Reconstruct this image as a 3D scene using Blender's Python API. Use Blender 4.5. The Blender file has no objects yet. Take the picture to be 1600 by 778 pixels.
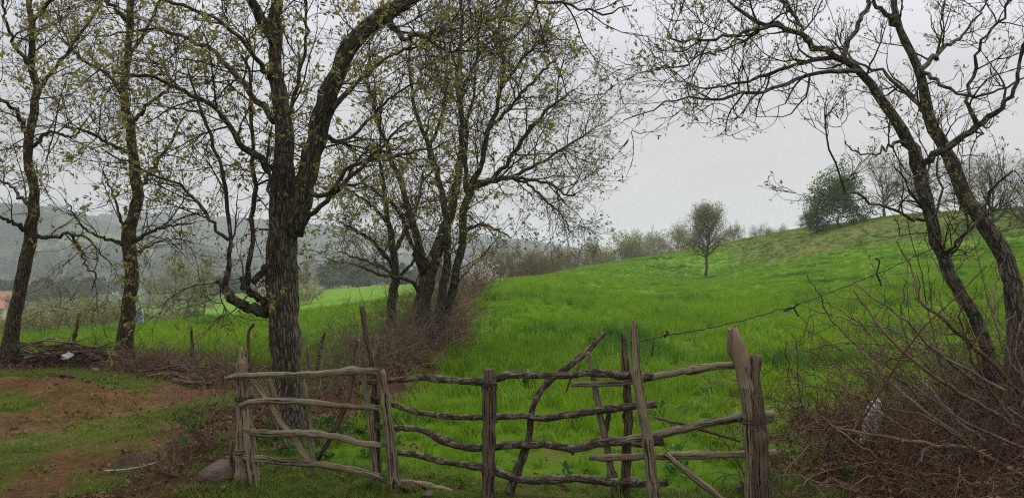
import bpy, math
import numpy as np

# ------------------------------------------------------------------ camera, sky, sun, exposure
SC = bpy.context.scene
COL = SC.collection
CAMZ, F, VC = 1.6, 1232.0, 389.0
cam = bpy.data.objects.new('camera', bpy.data.cameras.new('camera'))
COL.objects.link(cam)
cam.location = (0, 0, CAMZ)
cam.rotation_euler = (math.radians(90), 0, 0)
cam.data.sensor_width = 36.0
cam.data.lens = 36.0 * F / 1600.0
cam.data.clip_start = 0.05
cam.data.clip_end = 8000
SC.camera = cam

SUN_EL, SUN_AZ = 58.0, 20.0          # degrees; azimuth from +Y towards +X
world = bpy.data.worlds.new('World')
SC.world = world
world.use_nodes = True
wn, wl = world.node_tree.nodes, world.node_tree.links
wn.clear()
w_out = wn.new('ShaderNodeOutputWorld')
w_bg = wn.new('ShaderNodeBackground')
w_bg.inputs['Strength'].default_value = 0.1
w_sky = wn.new('ShaderNodeTexSky')
w_sky.sky_type = 'NISHITA'
w_sky.sun_disc = False
w_sky.sun_elevation = math.radians(SUN_EL)
w_sky.sun_rotation = math.radians(SUN_AZ)
w_sky.dust_density = 6.0
w_tc = wn.new('ShaderNodeTexCoord')
w_sep = wn.new('ShaderNodeSeparateXYZ')
wl.new(w_tc.outputs['Generated'], w_sep.inputs[0])
w_ramp = wn.new('ShaderNodeValToRGB')
w_ramp.color_ramp.interpolation = 'EASE'
e = w_ramp.color_ramp.elements
e[0].position = 0.0;  e[0].color = (0.39, 0.383, 0.392, 1)
e[1].position = 1.0; e[1].color = (0.60, 0.61, 0.63, 1)
e2 = e.new(0.16);     e2.color = (0.352, 0.350, 0.362, 1)
e3 = e.new(0.32);     e3.color = (0.45, 0.457, 0.482, 1)
wl.new(w_sep.outputs['Z'], w_ramp.inputs[0])
w_map = wn.new('ShaderNodeMapping')
w_map.inputs['Scale'].default_value = (1, 1, 4.0)
wl.new(w_tc.outputs['Generated'], w_map.inputs[0])
w_noise = wn.new('ShaderNodeTexNoise')
w_noise.inputs['Scale'].default_value = 1.6
w_noise.inputs['Detail'].default_value = 4
wl.new(w_map.outputs[0], w_noise.inputs['Vector'])
w_nr = wn.new('ShaderNodeMapRange')
w_nr.inputs['From Min'].default_value = 0.3
w_nr.inputs['From Max'].default_value = 0.7
w_nr.inputs['To Min'].default_value = 0.85 * 8.8
w_nr.inputs['To Max'].default_value = 1.10 * 8.8
wl.new(w_noise.outputs['Fac'], w_nr.inputs['Value'])
w_mul = wn.new('ShaderNodeVectorMath'); w_mul.operation = 'SCALE'
wl.new(w_ramp.outputs['Color'], w_mul.inputs[0])
wl.new(w_nr.outputs[0], w_mul.inputs['Scale'])
w_mix = wn.new('ShaderNodeMixRGB')
w_mix.inputs['Fac'].default_value = 0.93
wl.new(w_sky.outputs[0], w_mix.inputs[1])
wl.new(w_mul.outputs[0], w_mix.inputs[2])
wl.new(w_mix.outputs[0], w_bg.inputs['Color'])
wl.new(w_bg.outputs[0], w_out.inputs['Surface'])

sun = bpy.data.objects.new('sun', bpy.data.lights.new('sun', 'SUN'))
COL.objects.link(sun)
sun.data.energy = 1.5
sun.data.angle = math.radians(40)
sun.data.color = (1.0, 0.96, 0.9)
sun.rotation_euler = (math.radians(-(90 - SUN_EL)), 0, math.radians(-SUN_AZ))

SC.view_settings.view_transform = 'Standard'
SC.view_settings.look = 'None'
SC.view_settings.exposure = 0.95
SC.view_settings.gamma = 1.0
SC.view_settings.use_curve_mapping = False
SC.render.engine = 'CYCLES'
SC.cycles.use_denoising = False
SC.cycles.filter_width = 1.15
SC.cycles.max_bounces = 6
SC.cycles.diffuse_bounces = 3
SC.cycles.glossy_bounces = 2
SC.cycles.transmission_bounces = 3
SC.cycles.volume_bounces = 2
SC.cycles.transparent_max_bounces = 8
SC.cycles.use_adaptive_sampling = False

RNG = np.random.default_rng(11)


# ------------------------------------------------------------------ helpers
def P(u, v, d):
    """a point of the place: image column and row of the 1600 px photograph, and its distance in metres"""
    return np.array([(u - 800.0) / F * d, d, CAMZ - (v - VC) / F * d])


def tag(o, label=None, cat=None, group=None, kind=None):
    if label: o['label'] = label
    if cat: o['category'] = cat
    if group: o['group'] = group
    if kind: o['kind'] = kind
    return o


def empty(name, loc, label=None, cat=None, group=None):
    o = bpy.data.objects.new(name, None)
    COL.objects.link(o)
    o.location = [float(c) for c in loc]
    o.empty_display_size = 0.1
    return tag(o, label, cat, group)


def mk_mesh(name, V, faces, mats=(), midx=None, smooth=True, attrs=None):
    """V (n,3); faces: list of (k,m) int arrays"""
    me = bpy.data.meshes.new(name)
    V = np.asarray(V, dtype=np.float32)
    me.vertices.add(len(V))
    me.vertices.foreach_set('co', V.ravel())
    faces = [np.asarray(f, dtype=np.int32) for f in faces if len(f)]
    sizes = np.concatenate([np.full(len(f), f.shape[1], dtype=np.int32) for f in faces])
    idx = np.concatenate([f.ravel() for f in faces])
    me.loops.add(len(idx))
    me.loops.foreach_set('vertex_index', idx)
    me.polygons.add(len(sizes))
    starts = np.concatenate([[0], np.cumsum(sizes)[:-1]]).astype(np.int32)
    me.polygons.foreach_set('loop_start', starts)
    me.polygons.foreach_set('use_smooth', np.full(len(sizes), smooth, dtype=bool))
    for m in mats: me.materials.append(m)
    if midx is not None:
        me.polygons.foreach_set('material_index', np.asarray(midx, dtype=np.int32))
    if attrs:
        for k, a in attrs.items():
            a = np.asarray(a, dtype=np.float32)
            at = me.attributes.new(k, 'FLOAT' if a.ndim == 1 else 'FLOAT_VECTOR', 'POINT')
            at.data.foreach_set('value' if a.ndim == 1 else 'vector', a.ravel())
    me.update(calc_edges=True)
    me.validate()
    return me


def mk_obj(name, me, parent=None, loc=None):
    o = bpy.data.objects.new(name, me)
    COL.objects.link(o)
    if parent is not None: o.parent = parent
    if loc is not None: o.location = [float(c) for c in loc]
    return o


def norm(a):
    return a / np.maximum(np.linalg.norm(a, axis=-1, keepdims=True), 1e-9)


def hash2(ix, iy, seed=0):
    h = (ix.astype(np.int64) * 374761393 + iy.astype(np.int64) * 668265263 + seed * 1442695041) & 0xFFFFFFFF
    h = ((h ^ (h >> 13)) * 1274126177) & 0xFFFFFFFF
    return ((h ^ (h >> 16)) & 0xFFFF) / 65535.0


def vnoise(x, y, seed=0):
    x = np.asarray(x, float); y = np.asarray(y, float)
    ix, iy = np.floor(x), np.floor(y)
    fx, fy = x - ix, y - iy
    fx = fx * fx * (3 - 2 * fx); fy = fy * fy * (3 - 2 * fy)
    a = hash2(ix, iy, seed); b = hash2(ix + 1, iy, seed)
    c = hash2(ix, iy + 1, seed); d = hash2(ix + 1, iy + 1, seed)
    return (a * (1 - fx) + b * fx) * (1 - fy) + (c * (1 - fx) + d * fx) * fy


def fbm(x, y, octs=4, seed=0):
    s, a, t = 0.0, 1.0, 0.0
    for k in range(octs):
        s = s + a * vnoise(np.asarray(x) * 2 ** k, np.asarray(y) * 2 ** k, seed + k * 7)
        t += a; a *= 0.5
    return s / t


def sstep(a, b, x):
    t = np.clip((x - a) / (b - a), 0, 1)
    return t * t * (3 - 2 * t)


def tubes(Pts, R, sides, cap=False, ridge=0.0, seed=0, roundtip=False):
    """Pts (B,N,3), R (B,N) -> V, [quads, (caps)]"""
    Pts = np.asarray(Pts, float); R = np.asarray(R, float)
    B, N, _ = Pts.shape
    T = norm(np.gradient(Pts, axis=1))
    ref = np.tile(np.array([0.31, 0.77, 0.55]), (B, 1))
    ref = np.where((np.abs((T[:, 0] * ref).sum(-1)) > 0.9)[:, None], np.array([0.9, -0.3, 0.1]), ref)
    ang = np.arange(sides) * 2 * math.pi / sides
    ca, sa = np.cos(ang), np.sin(ang)
    out = np.empty((B, N, sides, 3))
    for i in range(N):
        t = T[:, i]
        ref = norm(ref - (ref * t).sum(-1, keepdims=True) * t)
        bi = np.cross(t, ref)
        rr = R[:, i][:, None]
        if ridge:
            n1 = vnoise(ang[None, :] / (2 * math.pi) * sides * 0.9 + 17 * np.arange(B)[:, None],
                        np.full((B, sides), i * 0.35), seed) - 0.5
            rr = rr * (1 + ridge * n1)
        out[:, i] = Pts[:, i][:, None, :] + (rr * ca)[..., None] * ref[:, None, :] + (rr * sa)[..., None] * bi[:, None, :]
    V = out.reshape(-1, 3)
    b = np.arange(B)[:, None, None] * (N * sides)
    i = np.arange(N - 1)[None, :, None] * sides
    j = np.arange(sides)[None, None, :]
    j2 = (j + 1) % sides
    q = np.stack([b + i + j, b + i + j2, b + i + sides + j2, b + i + sides + j], -1).reshape(-1, 4)
    faces = [q]
    if cap:
        bb = np.arange(B)[:, None] * (N * sides)
        faces.append(bb + np.arange(sides)[None, ::-1])
        faces.append(bb + (N - 1) * sides + np.arange(sides)[None, :])
    return V, faces


def tube_uv(Pts, R, sides, extra=0):
    """per-vertex (round, round, along) coordinates in metres, so that grain follows the pole"""
    s = np.concatenate([[0], np.cumsum(np.linalg.norm(np.diff(Pts, axis=0), axis=1))])
    a = np.arange(sides) * 2 * math.pi / sides
    r = np.asarray(R)[:, None]
    off = float(np.abs(Pts[0]).sum() * 7.3 % 10)
    return np.stack([r * np.cos(a) + off, r * np.sin(a) + off, np.repeat(s[:, None], sides, 1)], -1).reshape(-1, 3)


def join_geo(parts):
    """parts: list of (V, faces, mat_index)"""
    Vs, Fs, M, off = [], [], [], 0
    for V, faces, m in parts:
        Vs.append(V)
        for f in faces:
            if len(f):
                Fs.append(np.asarray(f) + off); M.append(np.full(len(f), m))
        off += len(V)
    return np.concatenate(Vs), Fs, np.concatenate(M)


def resample(pts, n, gn=0.0, rng=None):
    """Catmull-Rom through rows of pts, resampled to n+1 evenly spaced rows"""
    p = np.asarray(pts, float)
    q = np.vstack([2 * p[0] - p[1], p, 2 * p[-1] - p[-2]])
    out = []
    for k in range(1, len(q) - 2):
        t = np.linspace(0, 1, 12, endpoint=False)[:, None]
        p0, p1, p2, p3 = q[k - 1], q[k], q[k + 1], q[k + 2]
        out.append(0.5 * (2 * p1 + (p2 - p0) * t + (2 * p0 - 5 * p1 + 4 * p2 - p3) * t ** 2 + (3 * p1 - p0 - 3 * p2 + p3) * t ** 3))
    out = np.vstack(out + [p[-1:]])
    s = np.concatenate([[0], np.cumsum(np.linalg.norm(np.diff(out[:, :3], axis=0), axis=1))])
    st = np.linspace(0, s[-1], n + 1)
    r = np.stack([np.interp(st, s, out[:, c]) for c in range(out.shape[1])], 1)
    if gn and rng is not None:
        w = rng.normal(0, gn, (n + 1, 3)); w[0] = 0
        r[:, :3] += w
    return r


# ------------------------------------------------------------------ growth of branches
def grow(rng, S, D, L, R, n, gnarl, trop, end=0.35):
    B = len(S)
    pts = np.empty((B, n + 1, 3)); pts[:, 0] = S
    d = norm(np.asarray(D, float))
    up = np.array([0, 0, 1.0])
    for i in range(n):
        d = norm(d + rng.normal(0, gnarl, (B, 3)) + up * (trop / n))
        pts[:, i + 1] = pts[:, i] + d * (L / n)[:, None]
    rad = R[:, None] * np.linspace(1, end, n + 1)[None, :]
    return pts, rad


def spawn(rng, pts, rad, counts, tmin, ang, angsd, tmax=1.0, ends=False):
    B, N, _ = pts.shape
    idx = np.repeat(np.arange(B), counts)
    K = len(idx)
    t = tmin + (tmax - tmin) * rng.random(K)
    x = t * (N - 1)
    i = np.minimum(x.astype(int), N - 2); f = (x - i)[:, None]
    S = pts[idx, i] * (1 - f) + pts[idx, i + 1] * f
    r = rad[idx, i] * (1 - f[:, 0]) + rad[idx, i + 1] * f[:, 0]
    T = norm(pts[idx, i + 1] - pts[idx, i])
    perp = rng.normal(0, 1, (K, 3))
    perp = norm(perp - (perp * T).sum(-1, keepdims=True) * T)
    a = np.radians(rng.normal(ang, angsd, K))[:, None]
    D = np.cos(a) * T + np.sin(a) * perp
    if ends:                                   # one continuing child at each tip
        S = np.vstack([S, pts[:, -1]]); D = np.vstack([D, norm(pts[:, -1] - pts[:, -2]) + rng.normal(0, .2, (B, 3))])
        r = np.concatenate([r, rad[:, -1]]); t = np.concatenate([t, np.ones(B)]); idx = np.concatenate([idx, np.arange(B)])
    return S, D, r, t, idx


def leaves(rng, pos, dirs, size, width=0.45, spread=0.9, droop=0.5):
    """bent four-cornered leaves hanging from pos"""
    K = len(pos)
    d = norm(dirs + rng.normal(0, spread, (K, 3)) + np.array([0, 0, -droop]))
    s = np.cross(d, rng.normal(0, 1, (K, 3))); s = norm(s)
    nrm = np.cross(d, s)
    L = (size * rng.uniform(0.55, 1.25, K))[:, None]
    W = L * width * 0.5
    V = np.stack([pos, pos + d * L * 0.5 + s * W + nrm * W * 0.5, pos + d * L, pos + d * L * 0.5 - s * W + nrm * W * 0.5], 1)
    q = np.arange(K)[:, None] * 4
    faces = [np.hstack([q, q + 1, q + 2]), np.hstack([q, q + 2, q + 3])]
    return V.reshape(-1, 3), faces


# ------------------------------------------------------------------ materials
def new_mat(name):
    m = bpy.data.materials.new(name)
    m.use_nodes = True
    nt = m.node_tree
    b = nt.nodes['Principled BSDF']
    return m, nt.nodes, nt.links, b


def coords(N, Lk, kind='Object', scale=(1, 1, 1)):
    tc = N.new('ShaderNodeTexCoord')
    mp = N.new('ShaderNodeMapping')
    mp.inputs['Scale'].default_value = scale
    if kind == 'World':
        g = N.new('ShaderNodeNewGeometry'); Lk.new(g.outputs['Position'], mp.inputs[0])
    else:
        Lk.new(tc.outputs[kind], mp.inputs[0])
    return mp.outputs[0]


def noise(N, Lk, vec, scale, detail=5, rough=0.55):
    n = N.new('ShaderNodeTexNoise')
    n.inputs['Scale'].default_value = scale
    n.inputs['Detail'].default_value = detail
    n.inputs['Roughness'].default_value = rough
    Lk.new(vec, n.inputs['Vector'])
    return n.outputs['Fac']


def ramp(N, Lk, fac, stops):
    r = N.new('ShaderNodeValToRGB')
    el = r.color_ramp.elements
    while len(el) > 2: el.remove(el[-1])
    for k, (p, c) in enumerate(stops):
        x = el[k] if k < 2 else el.new(p)
        x.position = p; x.color = (*c, 1)
    Lk.new(fac, r.inputs[0])
    return r.outputs[0]


def rampf(N, Lk, fac, a, b, lo=0.0, hi=1.0):
    r = N.new('ShaderNodeMapRange')
    r.interpolation_type = 'SMOOTHSTEP'
    for k, v in (('From Min', a), ('From Max', b), ('To Min', lo), ('To Max', hi)):
        r.inputs[k].default_value = v
    Lk.new(fac, r.inputs['Value'])
    return r.outputs[0]


def mix(N, Lk, fac, a, b, mode='MIX'):
    m = N.new('ShaderNodeMixRGB'); m.blend_type = mode
    for k, v in ((0, fac), (1, a), (2, b)):
        if hasattr(v, 'node'): Lk.new(v, m.inputs[k])
        elif k == 0: m.inputs[0].default_value = v
        else: m.inputs[k].default_value = (*v, 1)
    return m.outputs[0]


def math_n(N, Lk, op, a, b):
    m = N.new('ShaderNodeMath'); m.operation = op
    for k, v in ((0, a), (1, b)):
        if hasattr(v, 'node'): Lk.new(v, m.inputs[k])
        else: m.inputs[k].default_value = v
    return m.outputs[0]


def attr(N, name):
    a = N.new('ShaderNodeAttribute'); a.attribute_name = name
    return a.outputs['Fac']


def bump(N, Lk, b, h, strength, dist):
    bp = N.new('ShaderNodeBump')
    bp.inputs['Strength'].default_value = strength
    bp.inputs['Distance'].default_value = dist
    Lk.new(h, bp.inputs['Height']); Lk.new(bp.outputs[0], b.inputs['Normal'])


def bark_mat(name, dark, light, lichen, lich_amt=0.5, furrow=1.0, sc=1.0, grain=0.0):
    """bark (furrowed plates) or, with grain=1, weathered wood with long cracks along the pole"""
    m, N, Lk, b = new_mat(name)
    at = N.new('ShaderNodeAttribute'); at.attribute_name = 'tuv'
    def mp(sx, sz):
        x = N.new('ShaderNodeMapping'); x.inputs['Scale'].default_value = (sx, sx, sz)
        Lk.new(at.outputs['Vector'], x.inputs[0]); return x.outputs[0]
    v1 = mp(34 * sc, 7 * sc) if not grain else mp(60 * sc, 3.0 * sc)
    fine = noise(N, Lk, v1, 1.0, 6, 0.7)
    if grain:
        crack = rampf(N, Lk, noise(N, Lk, mp(90 * sc, 2.2 * sc), 1.0, 3, 0.6), 0.36, 0.50)
    else:
        vo = N.new('ShaderNodeTexVoronoi'); vo.feature = 'DISTANCE_TO_EDGE'
        vo.inputs['Scale'].default_value = 1.0
        nz = N.new('ShaderNodeTexNoise'); nz.inputs['Scale'].default_value = 1.5; nz.inputs['Detail'].default_value = 4
        v3 = mp(46 * sc, 8 * sc)
        Lk.new(v3, nz.inputs['Vector'])
        vm = N.new('ShaderNodeVectorMath'); vm.operation = 'ADD'
        Lk.new(v3, vm.inputs[0]); Lk.new(nz.outputs['Color'], vm.inputs[1])
        Lk.new(vm.outputs[0], vo.inputs['Vector'])
        crack = rampf(N, Lk, vo.outputs['Distance'], 0.0, 0.28)
    t = math_n(N, Lk, 'ADD', math_n(N, Lk, 'MULTIPLY', crack, 0.4), math_n(N, Lk, 'MULTIPLY', fine, 0.7))
    col = ramp(N, Lk, t, [(0.38, dark), (0.60, tuple((a_ + b_) * .42 for a_, b_ in zip(dark, light))), (0.84, light)])
    big = noise(N, Lk, mp(4, 4), 1.0, 4, 0.6)
    col = mix(N, Lk, 1.0, col, ramp(N, Lk, big, [(0.3, (0.72, 0.7, 0.68)), (0.7, (1.2, 1.2, 1.2))]), 'MULTIPLY')
    patch = rampf(N, Lk, noise(N, Lk, mp(26, 20), 1.0, 6, 0.75), 0.50, 0.62, 0, lich_amt)
    col = mix(N, Lk, patch, col, lichen)
    Lk.new(col, b.inputs['Base Color'])
    b.inputs['Roughness'].default_value = 0.95
    b.inputs['Specular IOR Level'].default_value = 0.15
    h = math_n(N, Lk, 'ADD', crack, math_n(N, Lk, 'MULTIPLY', fine, 0.8))
    bump(N, Lk, b, h, 0.7 * furrow, 0.012)
    return m


def plain_mat(name, c1, c2, scale=8.0, rough=0.9, bmp=0.4, dist=0.01, kind='Object', stretch=(1, 1, 1)):
    m, N, Lk, b = new_mat(name)
    v = coords(N, Lk, kind, stretch)
    n = noise(N, Lk, v, scale, 6, 0.6)
    Lk.new(ramp(N, Lk, n, [(0.3, c1), (0.7, c2)]), b.inputs['Base Color'])
    b.inputs['Roughness'].default_value = rough
    b.inputs['Specular IOR Level'].default_value = 0.2
    if bmp: bump(N, Lk, b, n, bmp, dist)
    return m


def leaf_mat(name, c1, c2, c3=None, trans=0.35, scale=1.5, fine=40.0):
    m, N, Lk, b = new_mat(name)
    v = coords(N, Lk, 'World')
    n = noise(N, Lk, v, scale, 3, 0.5)
    n2 = noise(N, Lk, v, fine, 2, 0.5)
    f = math_n(N, Lk, 'ADD', math_n(N, Lk, 'MULTIPLY', n, 0.5), math_n(N, Lk, 'MULTIPLY', n2, 0.5))
    st = [(0.38, c1), (0.62, c2)]
    if c3: st = [(0.36, c1), (0.52, c2), (0.64, c3)]
    col = ramp(N, Lk, f, st)
    Lk.new(col, b.inputs['Base Color'])
    b.inputs['Roughness'].default_value = 0.6
    b.inputs['Specular IOR Level'].default_value = 0.25
    if trans:
        t = N.new('ShaderNodeBsdfTranslucent'); Lk.new(col, t.inputs['Color'])
        mx = N.new('ShaderNodeMixShader'); mx.inputs[0].default_value = trans
        Lk.new(b.outputs[0], mx.inputs[1]); Lk.new(t.outputs[0], mx.inputs[2])
        Lk.new(mx.outputs[0], N['Material Output'].inputs['Surface'])
    return m


M = {}
M['bark_oak'] = bark_mat('oak bark', (0.034, 0.028, 0.021), (0.225, 0.185, 0.14), (0.165, 0.165, 0.11), 0.35)
M['bark_moss'] = bark_mat('mossy bark', (0.03, 0.025, 0.016), (0.17, 0.132, 0.08), (0.15, 0.13, 0.05), 0.5)
M['bark_grey'] = bark_mat('grey bark', (0.035, 0.03, 0.025), (0.22, 0.19, 0.15), (0.25, 0.25, 0.19), 0.5)
M['twig'] = plain_mat('twig bark', (0.03, 0.023, 0.017), (0.08, 0.062, 0.045), 20, bmp=0)
M['twig_grey'] = plain_mat('grey twig bark', (0.045, 0.037, 0.029), (0.11, 0.09, 0.07), 20, bmp=0)
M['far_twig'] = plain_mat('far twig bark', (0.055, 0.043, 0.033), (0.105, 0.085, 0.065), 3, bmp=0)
M['leaf_oak'] = leaf_mat('young oak leaf', (0.16, 0.135, 0.04), (0.27, 0.25, 0.07), (0.37, 0.35, 0.115))
M['leaf_yellow'] = leaf_mat('yellow green leaf', (0.18, 0.17, 0.04), (0.29, 0.30, 0.06), (0.36, 0.37, 0.09))
M['leaf_bud'] = leaf_mat('bud leaf', (0.14, 0.105, 0.035), (0.25, 0.22, 0.065), (0.34, 0.32, 0.13))
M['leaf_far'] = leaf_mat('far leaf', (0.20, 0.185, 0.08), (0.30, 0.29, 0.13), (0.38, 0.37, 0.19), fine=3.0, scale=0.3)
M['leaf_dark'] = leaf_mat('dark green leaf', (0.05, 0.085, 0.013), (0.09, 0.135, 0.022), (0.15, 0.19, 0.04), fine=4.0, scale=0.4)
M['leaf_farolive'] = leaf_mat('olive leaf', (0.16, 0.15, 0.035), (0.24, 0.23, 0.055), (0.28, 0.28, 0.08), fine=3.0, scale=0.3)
M['blossom'] = leaf_mat('white blossom', (0.62, 0.56, 0.50), (0.80, 0.76, 0.72), trans=0.2)
M['wood'] = bark_mat('weathered wood', (0.03, 0.022, 0.014), (0.31, 0.25, 0.165), (0.28, 0.26, 0.185), 0.4, 0.8, 1.0, 1.0)
M['wood_lichen'] = bark_mat('lichened wood', (0.045, 0.033, 0.024), (0.17, 0.13, 0.095), (0.30, 0.28, 0.215), 0.62, 0.8, 1.0)
M['wood_dark'] = bark_mat('dark wood', (0.018, 0.013, 0.009), (0.17, 0.118, 0.082), (0.19, 0.15, 0.11), 0.4, 1.0, 1.0, 1.0)
M['wood_fresh'] = plain_mat('split wood', (0.11, 0.075, 0.05), (0.33, 0.24, 0.165), 14, bmp=0.6, stretch=(1, 1, .2))
M['brush'] = plain_mat('dry brush', (0.08, 0.05, 0.03), (0.20, 0.135, 0.085), 9, bmp=0)
M['brush_red'] = plain_mat('red brown brush', (0.07, 0.04, 0.025), (0.185, 0.11, 0.07), 7, bmp=0)
M['brush_grey'] = plain_mat('grey brush', (0.10, 0.078, 0.056), (0.25, 0.195, 0.14), 9, bmp=0)
M['grass_field'] = leaf_mat('field grass', (0.115, 0.22, 0.010), (0.175, 0.31, 0.014), (0.225, 0.36, 0.024), trans=0.45, scale=0.45, fine=5.0)
M['grass_short'] = leaf_mat('short grass', (0.095, 0.14, 0.014), (0.16, 0.205, 0.022), (0.23, 0.235, 0.04), trans=0.4, scale=1.2, fine=12.0)
M['grass_dark'] = leaf_mat('dark grass', (0.045, 0.12, 0.008), (0.075, 0.18, 0.012), (0.11, 0.225, 0.022), trans=0.4, scale=0.5, fine=5.0)
M['grass_pale'] = leaf_mat('pale grass blade', (0.15, 0.27, 0.03), (0.22, 0.35, 0.05), (0.30, 0.42, 0.10), trans=0.4, scale=1.0, fine=9.0)
M['turf_green'] = leaf_mat('green turf', (0.06, 0.13, 0.01), (0.11, 0.20, 0.015), (0.17, 0.24, 0.03), trans=0.4, scale=1.2, fine=12.0)
M['grass_olive'] = leaf_mat('olive grass', (0.06, 0.105, 0.014), (0.10, 0.15, 0.022), (0.15, 0.17, 0.04), trans=0.4, scale=0.3, fine=3.0)
M['weed'] = leaf_mat('weed leaf', (0.03, 0.085, 0.015), (0.055, 0.14, 0.025), (0.09, 0.19, 0.05), trans=0.3, scale=2.0, fine=20.0)
M['litter'] = leaf_mat('dead leaf', (0.07, 0.033, 0.018), (0.15, 0.072, 0.036), (0.25, 0.14, 0.08), trans=0.1, scale=2.0, fine=40.0)
M['stone'] = plain_mat('field stone', (0.075, 0.055, 0.04), (0.19, 0.145, 0.11), 7, bmp=0.7, dist=0.02)
M['stone_pale'] = plain_mat('pale stone', (0.30, 0.28, 0.25), (0.60, 0.58, 0.54), 12, bmp=0.7, dist=0.02)
M['cloth'] = plain_mat('white plastic', (0.48, 0.47, 0.46), (0.74, 0.73, 0.72), 12, rough=0.5, bmp=0.5, dist=0.01)
M['cloth_blue'] = plain_mat('pale blue cloth', (0.38, 0.45, 0.48), (0.62, 0.68, 0.70), 12, rough=0.8, bmp=0.5, dist=0.01)
M['wire'] = plain_mat('rusty wire', (0.02, 0.017, 0.016), (0.06, 0.045, 0.04), 30, rough=0.7, bmp=0)
M['roof'] = plain_mat('roof tile', (0.36, 0.17, 0.12), (0.50, 0.28, 0.21), 4, bmp=0.5)
M['plaster'] = plain_mat('plaster', (0.48, 0.45, 0.40), (0.60, 0.57, 0.52), 2, bmp=0.1)
M['soil_dark'] = plain_mat('dark soil', (0.035, 0.022, 0.014), (0.10, 0.06, 0.035), 14, bmp=0.9, dist=0.03)


# ------------------------------------------------------------------ terrain
def tps_fit(A, z, lam):
    n = len(A)
    d = np.linalg.norm(A[:, None] - A[None], axis=-1)
    K = np.where(d > 0, d * d * np.log(np.maximum(d, 1e-9)), 0) + lam * np.eye(n)
    Pm = np.hstack([np.ones((n, 1)), A])
    L = np.block([[K, Pm], [Pm.T, np.zeros((3, 3))]])
    return np.linalg.solve(L, np.concatenate([z, np.zeros(3)]))


def ab(X, Y):
    th = np.arctan2(X, Y)
    th = 0.95 * np.tanh(th / 0.95)
    r = np.hypot(X, Y)
    return np.stack([th * 2.2, np.log(r + 3.0)], -1)


CT = []
def ct(u, d, z=None, v=None):
    if z is None: z = CAMZ - (v - VC) / F * d
    CT.append(((u - 800) / F * d, d, z))
for u in (-600, -200, 200, 600, 1000, 1400, 1800, 2300):
    ct(u, 1.5, 0.0); ct(u, 3.0, 0.0); ct(u, 5.4, 0.0 if u < 1400 else 0.08)
for u in (0, 250, 500, 800, 1100): ct(u, 8, 0)
ct(1400, 7, .12); ct(1600, 7, .2); ct(2000, 7, .3)
ct(-400, 12, -.1); ct(0, 12, -.06); ct(300, 12, -.03); ct(550, 12, 0); ct(800, 12, 0); ct(1200, 12, .08); ct(1600, 12, .35); ct(2000, 12, .6)
ct(-300, 18, -.7); ct(0, 18, -.55); ct(300, 18, -.35); ct(520, 18, -.2); ct(700, 18, -.02); ct(1000, 18, -.05); ct(1600, 18, .55)
ct(0, 25, v=535); ct(300, 27, v=508); ct(550, 32, v=482); ct(740, 30, 0); ct(1000, 30, -.2); ct(1300, 30, .0); ct(1600, 28, .7)
ct(0, 45, -3.9); ct(300, 45, -3.2); ct(550, 50, -2.6); ct(800, 42, v=437); ct(1000, 50, -.45); ct(1300, 45, v=422); ct(1600, 40, v=408)
ct(80, 90, v=523); ct(270, 110, v=505); ct(480, 85, v=478); ct(550, 140, v=450); ct(800, 75, -1.9)
ct(900, 70, v=419.5); ct(1000, 85, v=405); ct(1100, 100, v=387.5); ct(1105, 70, v=432); ct(1180, 100, v=371); ct(1260, 85, v=357)
ct(1350, 72, v=347); ct(1450, 66, v=337); ct(1600, 62, v=329); ct(1800, 60, 5.0); ct(2200, 60, 5.5)
ct(1300, 64, v=377); ct(1450, 55, v=375); ct(1600, 50, v=372)
ct(820, 130, -4.0); ct(900, 120, -2.6); ct(1000, 140, -2.0); ct(1100, 150, -.5); ct(1260, 120, 2.6); ct(1450, 100, 3.6); ct(1600, 95, 3.8); ct(2000, 110, 4)
ct(230, 180, v=478); ct(0, 180, -13); ct(550, 220, -9); ct(-400, 120, -12); ct(-400, 250, -17); ct(200, 300, -16); ct(550, 350, -14)
ct(900, 260, -9); ct(1200, 260, -6); ct(1600, 250, -4); ct(2200, 260, -4)
for u in (-600, 0, 400, 800, 1200, 1600, 2200): ct(u, 600, -28); ct(u, 1400, -34); ct(u, 4000, -36)
CT = np.array(CT)
TPS_A = ab(CT[:, 0], CT[:, 1])
TPS_W = tps_fit(TPS_A, CT[:, 2], 2e-3)


def base_h(X, Y):
    X = np.asarray(X, float); Y = np.asarray(Y, float)
    sh = X.shape
    Q = ab(X.ravel(), Y.ravel())
    out = np.empty(len(Q))
    for k in range(0, len(Q), 20000):
        q = Q[k:k + 20000]
        d = np.linalg.norm(q[:, None] - TPS_A[None], axis=-1)
        U = np.where(d > 0, d * d * np.log(np.maximum(d, 1e-9)), 0)
        out[k:k + 20000] = U @ TPS_W[:-3] + TPS_W[-3] + q @ TPS_W[-2:]
    out = np.where(np.hypot(X.ravel(), Y.ravel()) < 2.5, out * 0.3, out)
    back = sstep(1.2, 2.0, np.abs(np.arctan2(X.ravel(), Y.ravel())))
    out = out * (1 - back)
    return out.reshape(sh)


def G(u, v):
    """ground point (z about 0) seen at image column u, row v"""
    d = CAMZ * F / (v - VC)
    return (u - 800) / F * d, d


def pdist(X, Y, pl):
    """distance to a polyline"""
    best = np.full(np.shape(X), 1e9)
    for (x0, y0), (x1, y1) in zip(pl[:-1], pl[1:]):
        dx, dy = x1 - x0, y1 - y0
        t = np.clip(((X - x0) * dx + (Y - y0) * dy) / (dx * dx + dy * dy + 1e-9), 0, 1)
        best = np.minimum(best, np.hypot(X - x0 - t * dx, Y - y0 - t * dy))
    return best


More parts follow.
